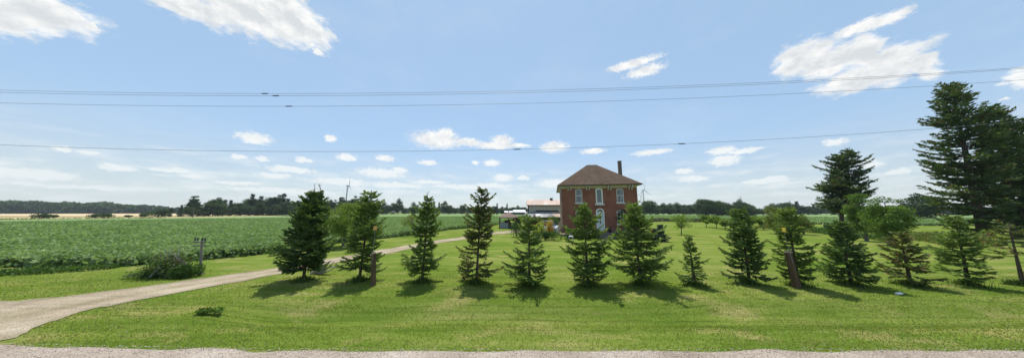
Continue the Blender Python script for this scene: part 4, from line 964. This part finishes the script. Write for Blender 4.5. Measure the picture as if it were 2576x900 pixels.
# ------------------------------------------------------------------ woods
protos={}
hid=Vector((0,-900,0))
def proto(kind,seed):
    t=thing('woodland_tree','dark tree in the wood beyond the bean field','tree',(0,0,0),0,'trees of the wood beyond the bean field')
    if kind=='c': spruce(t,seed,12,0,2.6,2.6,z0=.06,dz=.7,nb=6,thin=.1,q=.62,mat='wood_con',pw=.7,trunk_r=.2,dens=.8)
    elif kind=='p': broad(t,seed,12,2.6,3,'wood_con',16,110,.6,.2,clr=1.5,flatness=.7)
    else: broad(t,seed,12,4.6,.8,'wood_leaf',34,120,.62,.25,clr=2.0)
    return t
P_=[proto('c',501),proto('c',502),proto('b',503),proto('b',504),proto('b',505),proto('p',506)]
used=[False]*len(P_)
def put(k,u,vt,Y,ws=1.0,label=None,rz=None,group=None):
    q=GX(u,Y); top=D(u,vt,Y).z; s=top/12; rz=random.uniform(0,6.28) if rz is None else rz
    if not used[k]:
        o=P_[k]; used[k]=True; o.location=(q.x,q.y,0); o.rotation_euler=(0,0,rz); o.scale=(s*ws,s*ws,s)
        if label: o['label']=label
    else: o=copy_thing(P_[k],(q.x,q.y,0),rz,(s*ws,s*ws,s),label)
    if label is None: o['label']='dark tree in the wood beyond the bean field'
    if group: o['group']=group
    return o
rg=random.Random(21)
sil=[(395,528),(410,522),(430,520),(452,516),(480,505),(497,516),(512,518),(525,503),(535,497),(548,498),(560,503),(575,504),(590,506),(605,507),(615,503),(628,489),(640,498),(650,494),(662,505),(675,500),(685,498),(697,487),(708,488),(720,500),(735,506),(745,505),(757,499),(770,503),(780,500),(795,498),(810,502),(825,500),(842,500),(856,493),(868,498),(880,502),(892,490),(905,496),(920,500),(935,502),(950,505),(962,508),(975,512)]
for i,(u,v) in enumerate(sil):
    Y=112+(u-395)*.20; con=rg.random()<.45
    k=rg.choice((0,1,5)) if (con or v<496) else rg.choice((2,3,4))
    put(k,u,v,Y,1.0 if k in (0,1) else .8)
    if i%2==0: put(rg.choice((2,3,4)),u+rg.uniform(-6,6),v+rg.uniform(9,16),Y+rg.uniform(-4,-1),1.15)
    if i%2==1: put(rg.choice((0,2,3)),u+rg.uniform(-6,6),v+rg.uniform(3,9),Y+rg.uniform(4,12),1.1)
put(5,484,489,112,.9,'tall ragged tree standing clear at the left end of the nearer wood')
put(3,1001,500,220,.75,'rounded tree at the right end of the wood, left of a sky gap')
put(2,988,508,222,.9); put(4,1015,520,226,1)
put(3,1041,509,190,.85,'lone rounded tree in the sky gap right of the wood')
for u,v,Y,k,lab in [(1078,507,230,0,'narrow spruce in a small clump beside the third row spruce'),(1090,506,232,1,None),(1103,509,234,0,None),(1117,506,225,3,'broad domed tree right of the narrow spruce clump'),(1130,514,228,2,None),(1163,513,240,2,None),(1145,521,235,4,None),(1182,518,238,4,None),(1250,512,215,1,'pointed tree just left of the gazebo roof'),(1242,516,217,2,None),(1262,519,216,3,None),(1275,513,217,0,'slim pointed tree behind the gazebo roof tip'),(1290,519,230,2,None),(1304,517,235,3,None),(1317,518,235,4,None),(1200,517,240,3,None),(1215,519,240,2,None),(1230,518,235,4,None)]:
    put(k,u,v,Y,.8 if k<2 else .95,lab,group='distant trees beyond the bean field')
    if lab is None: bpy.context.scene.collection.objects[-1]
for o in COL.objects:
    if o.get('group')=='distant trees beyond the bean field' and o['label'].startswith('dark tree'): o['label']='low distant tree beyond the bean field, part of the thin treeline'
# right hand wood
rs=[(1607,512),(1620,510),(1635,499),(1650,512),(1668,511),(1684,512),(1700,510),(1718,511),(1736,512),(1752,511),(1768,497),(1777,498),(1790,501),(1803,500),(1815,505),(1828,513),(1842,513),(1858,505),(1866,503),(1880,511),(1893,516),(1905,524),(1918,526),(1942,512),(1955,517),(1983,506),(1993,509),(2008,507),(2022,515),(2035,516),(2050,515),(2062,518),(2078,517)]
for i,(u,v) in enumerate(rs):
    Y=150 if 1620<u<1650 else (145 if 1760<u<1900 else 190)
    o=put(rg.choice((2,3,4)) if u<1970 else rg.choice((0,5,2,4)),u,v,Y+rg.uniform(-4,4),1.0 if v<505 else 1.2,None,group='trees of the wood right of the house')
    o['label']='rounded dark tree standing alone right of the house' if i==2 else ('tallest spreading tree of the wood right of the house' if i==10 else 'dark green tree of the wood right of the house')
    if i%2 and u<1900:
        o=put(rg.choice((2,3,4)),u+5,v+8,Y-5,1.2,None,group='trees of the wood right of the house'); o['label']='dark green tree of the wood right of the house'
for u,v,Y,lab in [(2312,488,75,'broad green tree far behind the lawn, left of the giant spruces'),(2343,487,76,'green tree touching the giant spruces left side, far behind'),(2285,512,85,'smaller far tree right of the spreading tree')]:
    o=put(3 if u<2320 else 2,u,v,Y,.9,lab,group='far trees left of the giant spruces')
q=GX(1868,150); t=thing('bare_tree','leafless thin tree top above the wood behind the full dark spruce','tree',(q.x,q.y,0)); b=MB(); ht=D(1868,493,150).z
b.tube([(0,0,0),(0,0,ht)],[.25,.06],5); rg2=random.Random(3)
for k in range(14):
    z_=ht*rg2.uniform(.55,.95); a=rg2.uniform(-1,1); b.tube([(0,0,z_),(a*1.8,0,z_+1.2)],[.1,.03],4)
b.build('trunk','bark_grey',t)
# far woodland masses (read as one)
def far_mass(name,label,prof,Y,seed,n,ls,depth=25,mat='far_wood'):
    nr=np.random.default_rng(seed); U=np.array([p_[0] for p_ in prof],float); Vt=np.array([p_[1] for p_ in prof],float)
    L=Leaves(); ncl=int((U[-1]-U[0])/3.2)
    for i in range(ncl*3):
        u=nr.uniform(U[0],U[-1]); yy=Y(u)+nr.uniform(0,depth); top=D(u,np.interp(u,U,Vt)+nr.uniform(-1.5,4),yy).z; q=GX(u,yy)
        r=top*nr.uniform(.22,.36); cz=(top-r)*nr.choice([1,1,.62,.35]); m_=n//(ncl*3)
        d=nr.normal(size=(m_,3)); d/=np.linalg.norm(d,axis=1,keepdims=True); rr=nr.random(m_)**.4*r
        P=np.array([q.x,q.y,cz])+d*rr[:,None]*np.array([1.3,1.3,1]); P[:,2]=np.abs(P[:,2])
        A=nr.normal(size=(m_,3)); s=ls*yy/300; L.arr(P,A,s*nr.uniform(.8,1.5,m_),s*nr.uniform(.6,1.1,m_))
    o=L.build(name,mat,seed=seed); tag(o,label,'woodland',kind='stuff')
far_mass('far_woodland','long low distant wood along the horizon at the left',[(-200,500),(0,504),(60,505),(90,506),(120,509),(150,508),(175,508),(205,511),(240,509),(262,507),(280,513),(320,515),(360,516),(400,518),(430,524),(520,522),(600,524)],lambda u:300+max(0,u)*.12,61,52000,2.6)
far_mass('far_woodland','thin hazy treeline on the horizon behind the gazebo',[(1010,525),(1100,522),(1200,524),(1330,524),(1400,524)],lambda u:420,62,9000,3.0)
far_mass('far_woodland','low hazy treeline on the horizon right of the house',[(1590,518),(1700,517),(1800,520),(1900,526),(2000,524),(2100,522),(2300,524),(2700,522)],lambda u:330,63,26000,2.8)

# ------------------------------------------------------------------ haze
hb=MB().box((-2700,-1300,-1.2),(2700,2700,112)); m,nt=new_mat('haze_air')
pv=nd(nt,'ShaderNodeVolumePrincipled'); pv.inputs['Color'].default_value=(.80,.90,1,1); pv.inputs['Density'].default_value=HAZE; pv.inputs['Anisotropy'].default_value=.2
o_=nd(nt,'ShaderNodeOutputMaterial'); nt.links.new(pv.outputs[0],o_.inputs['Volume'])
hz_o=hb.build('haze',m); hz_o['kind']='stuff'; hz_o['label']='thin blue summer haze over the fields'; hz_o['category']='haze'
# ------------------------------------------------------------------ world
SUN_EL,SUN_AZ=R(68),R(-9)
world=bpy.data.worlds.new('World'); sc.world=world; world.use_nodes=True; nt=world.node_tree; nt.nodes.clear()
sky=nd(nt,'ShaderNodeTexSky'); sky.sky_type='NISHITA'; sky.sun_disc=False; sky.sun_elevation=SUN_EL; sky.sun_rotation=SUN_AZ
sky.altitude=200; sky.air_density=1.0; sky.dust_density=.35; sky.ozone_density=1.0
SKS=.10
tc=nd(nt,'ShaderNodeTexCoord'); Dv=tc.outputs['Generated']
sep=nd(nt,'ShaderNodeSeparateXYZ'); nt.links.new(Dv,sep.inputs[0])
az=mth(nt,'ARCTAN2',sep.outputs[0],sep.outputs[1]); el=mth(nt,'ARCSINE',sep.outputs[2])
cmb=nd(nt,'ShaderNodeCombineXYZ'); nt.links.new(az,cmb.inputs[0]); nt.links.new(el,cmb.inputs[1])
# warp
nz=noise(nt,mapping(nt,cmb.outputs[0],(1,1.25,1)),9,7,.66,1)
wv=nd(nt,'ShaderNodeVectorMath',operation='MULTIPLY_ADD'); nt.links.new(nz,wv.inputs[0]); wv.inputs[1].default_value=(.085,.06,0); wv.inputs[2].default_value=(-.0425,-.03,0)
wp=nd(nt,'ShaderNodeVectorMath',operation='ADD'); nt.links.new(cmb.outputs[0],wp.inputs[0]); nt.links.new(wv.outputs[0],wp.inputs[1])
big=[(60,15,200,62),(-20,45,150,48),(590,5,190,46),(480,12,150,34),(700,30,120,58),(650,45,150,52),(745,62,95,50),(430,8,110,20),(2010,150,75,45),(2100,158,105,38),(2170,138,62,46),(2250,150,95,45),(2330,165,48,36),(2180,195,125,26)]
mid=[(228,68,16,10),(800,132,13,8),(2160,70,68,13),(2232,50,55,11),(1590,162,55,9),(1620,180,38,11),(640,348,38,12),(832,348,14,7),(1100,352,50,17),(1122,338,18,12),(1175,358,32,8),(1246,366,42,8),(1262,354,22,11),(1302,366,24,4),(1393,370,27,11),(1490,380,24,6),(1640,383,40,6),
(1815,379,30,8),(1820,403,32,11),(1872,380,40,5),(873,396,20,8),(967,398,20,7),(1075,409,20,5),(765,402,19,5),(658,400,16,5),(602,394,22,4),(160,375,25,6),(232,386,26,6),(1237,410,17,7),(1195,409,8,4),(300,422,48,8),(440,428,52,6),(735,427,52,7),(960,436,50,10),(1005,428,16,6),(1265,447,20,8),(1317,447,13,5),(90,440,95,12),(0,434,60,12),(690,441,40,5),(1720,430,19,6),(1745,450,32,6),(1915,457,60,5),(1950,450,20,7),
(2100,358,28,7),(2185,413,28,8),(2575,195,50,20),(2255,432,34,6),(1080,458,36,4),(1165,470,65,5),(1240,467,42,5),(1000,466,60,6),(860,458,60,8),(600,460,60,4),(480,444,30,5),(2520,250,10,5),(1400,462,40,10),(720,480,120,6),(200,470,180,5)]
def ae(u,v):
    r=ray(u,v).normalized(); return math.atan2(r.x,r.y),math.asin(r.z)
def blobs(lst,vecout,pad):
    cur=None
    for (u,v,ru,rv) in lst:
        a0,e0=ae(u,v); a1,_=ae(u-ru,v); a2,_=ae(u+ru,v); _,e1=ae(u,v-rv); _,e2=ae(u,v+rv)
        ra=(a2-a1)/2*pad; re=abs(e1-e2)/2*pad
        m=nd(nt,'ShaderNodeVectorMath',operation='MULTIPLY_ADD'); nt.links.new(vecout,m.inputs[0]); m.inputs[1].default_value=(1/ra,1/re,0); m.inputs[2].default_value=(-a0/ra,-e0/re,0)
        l=nd(nt,'ShaderNodeVectorMath',operation='LENGTH'); nt.links.new(m.outputs[0],l.inputs[0])
        cur=l.outputs['Value'] if cur is None else mth(nt,'MINIMUM',cur,l.outputs['Value'])
    return cur
# small ones use a finer warp
nz2=noise(nt,mapping(nt,cmb.outputs[0],(1,1.6,1),(5,3,0)),42,5,.6,1)
wv2=nd(nt,'ShaderNodeVectorMath',operation='MULTIPLY_ADD'); nt.links.new(nz2,wv2.inputs[0]); wv2.inputs[1].default_value=(.04,.02,0); wv2.inputs[2].default_value=(-.02,-.01,0)
wp2=nd(nt,'ShaderNodeVectorMath',operation='ADD'); nt.links.new(cmb.outputs[0],wp2.inputs[0]); nt.links.new(wv2.outputs[0],wp2.inputs[1])
db=blobs(big,wp.outputs[0],1.12); dm=blobs(mid,wp2.outputs[0],1.32)
fn=noise(nt,mapping(nt,cmb.outputs[0],(1,1.7,1)),30,7,.62)
fn2=noise(nt,mapping(nt,cmb.outputs[0],(1,1.7,1),(2,1,0)),80,5,.65)
def sm(x,a,b):
    m=nd(nt,'ShaderNodeMapRange'); m.interpolation_type='SMOOTHSTEP'; nt.links.new(x,m.inputs[0]); m.inputs[1].default_value=a; m.inputs[2].default_value=b; return m.outputs[0]
eb=mth(nt,'SUBTRACT',mth(nt,'ADD',mth(nt,'MULTIPLY',fn,1.6),.2),db)
mb=sm(eb,-.22,.42)
em=mth(nt,'SUBTRACT',mth(nt,'ADD',mth(nt,'MULTIPLY',fn2,1.5),.28),dm)
mm_=mth(nt,'MULTIPLY',sm(em,-.25,.55),mth(nt,'ADD',.82,mth(nt,'MULTIPLY',sm(el,.08,.25),.18)))
# thin veil near the horizon
hv=noise(nt,mapping(nt,cmb.outputs[0],(1,5,1),(9,2,0)),9,7,.65)
veil=mth(nt,'MULTIPLY',mth(nt,'MULTIPLY',sm(hv,.42,.72),sm(el,.24,.06)),.75)
wisp=mth(nt,'MULTIPLY',sm(noise(nt,mapping(nt,cmb.outputs[0],(1,2.6,1),(4,8,0)),2.2,7,.6),.45,.8),.10)
cov=mth(nt,'MAXIMUM',mth(nt,'MAXIMUM',mb,mm_),mth(nt,'MAXIMUM',veil,wisp))
shade=sm(mth(nt,'ADD',mth(nt,'MULTIPLY',eb,.55),mth(nt,'MULTIPLY',noise(nt,mapping(nt,cmb.outputs[0],(1,2,1),(1,1,3)),14,5,.6),1.0)),.55,1.1)
lA=noise(nt,mapping(nt,cmb.outputs[0],(1,1.2,1)),17,5,.6); lB=noise(nt,mapping(nt,cmb.outputs[0],(1,1.2,1),(.004,.022,0)),17,5,.6)
lit=mth(nt,'ADD',mth(nt,'MULTIPLY',mth(nt,'SUBTRACT',lA,lB),3.2),.5,clamp=True)
shade=mth(nt,'MULTIPLY',mth(nt,'ADD',mth(nt,'MULTIPLY',shade,.55),mth(nt,'MULTIPLY',mth(nt,'SUBTRACT',1,lit),.75)),1.0,clamp=True)
ccol=mixc(nt,sm(el,.12,.32),(7.1,7.3,7.2),mixc(nt,shade,(7.75,7.7,7.5),(5.3,5.55,5.75)))
skc=nd(nt,'ShaderNodeHueSaturation'); skc.inputs['Saturation'].default_value=1.0; nt.links.new(sky.outputs[0],skc.inputs['Color'])
full=mixc(nt,cov,mixc(nt,.6,skc.outputs[0],mixc(nt,sm(el,.02,.28),(4.6,5.05,5.1),(3.45,5.1,7.0))),ccol)
bg=nd(nt,'ShaderNodeBackground'); bg.inputs[1].default_value=SKS; nt.links.new(full,bg.inputs[0])
ow=nd(nt,'ShaderNodeOutputWorld'); nt.links.new(bg.outputs[0],ow.inputs[0])
world.cycles.sampling_method='MANUAL'; world.cycles.sample_map_resolution=512
# sun
sl=bpy.data.lights.new('sun','SUN'); sl.energy=4.2; sl.angle=R(.53); sl.color=(1,.955,.88)
so=bpy.data.objects.new('sun',sl); COL.objects.link(so)
dirv=Vector((math.sin(SUN_AZ)*math.cos(SUN_EL),math.cos(SUN_AZ)*math.cos(SUN_EL),math.sin(SUN_EL)))
so.rotation_euler=dirv.to_track_quat('Z','Y').to_euler(); so.location=dirv*40
# camera
cam=bpy.data.cameras.new('camera'); co=bpy.data.objects.new('camera',cam); COL.objects.link(co)
cam.sensor_width=36; cam.sensor_fit='HORIZONTAL'; cam.lens=36*F/2575; cam.clip_start=.05; cam.clip_end=20000
co.location=(0,0,CH); co.rotation_euler=(PI/2+PIT,0,0); sc.camera=co
sc.view_settings.view_transform='Standard'; sc.view_settings.look='None'; sc.view_settings.gamma=1; sc.view_settings.exposure=0.43
sc.view_settings.use_curve_mapping=False
sc.cycles.max_bounces=6; sc.cycles.diffuse_bounces=3; sc.cycles.glossy_bounces=2; sc.cycles.transmission_bounces=3; sc.cycles.transparent_max_bounces=6
sc.cycles.caustics_reflective=False; sc.cycles.caustics_refractive=False
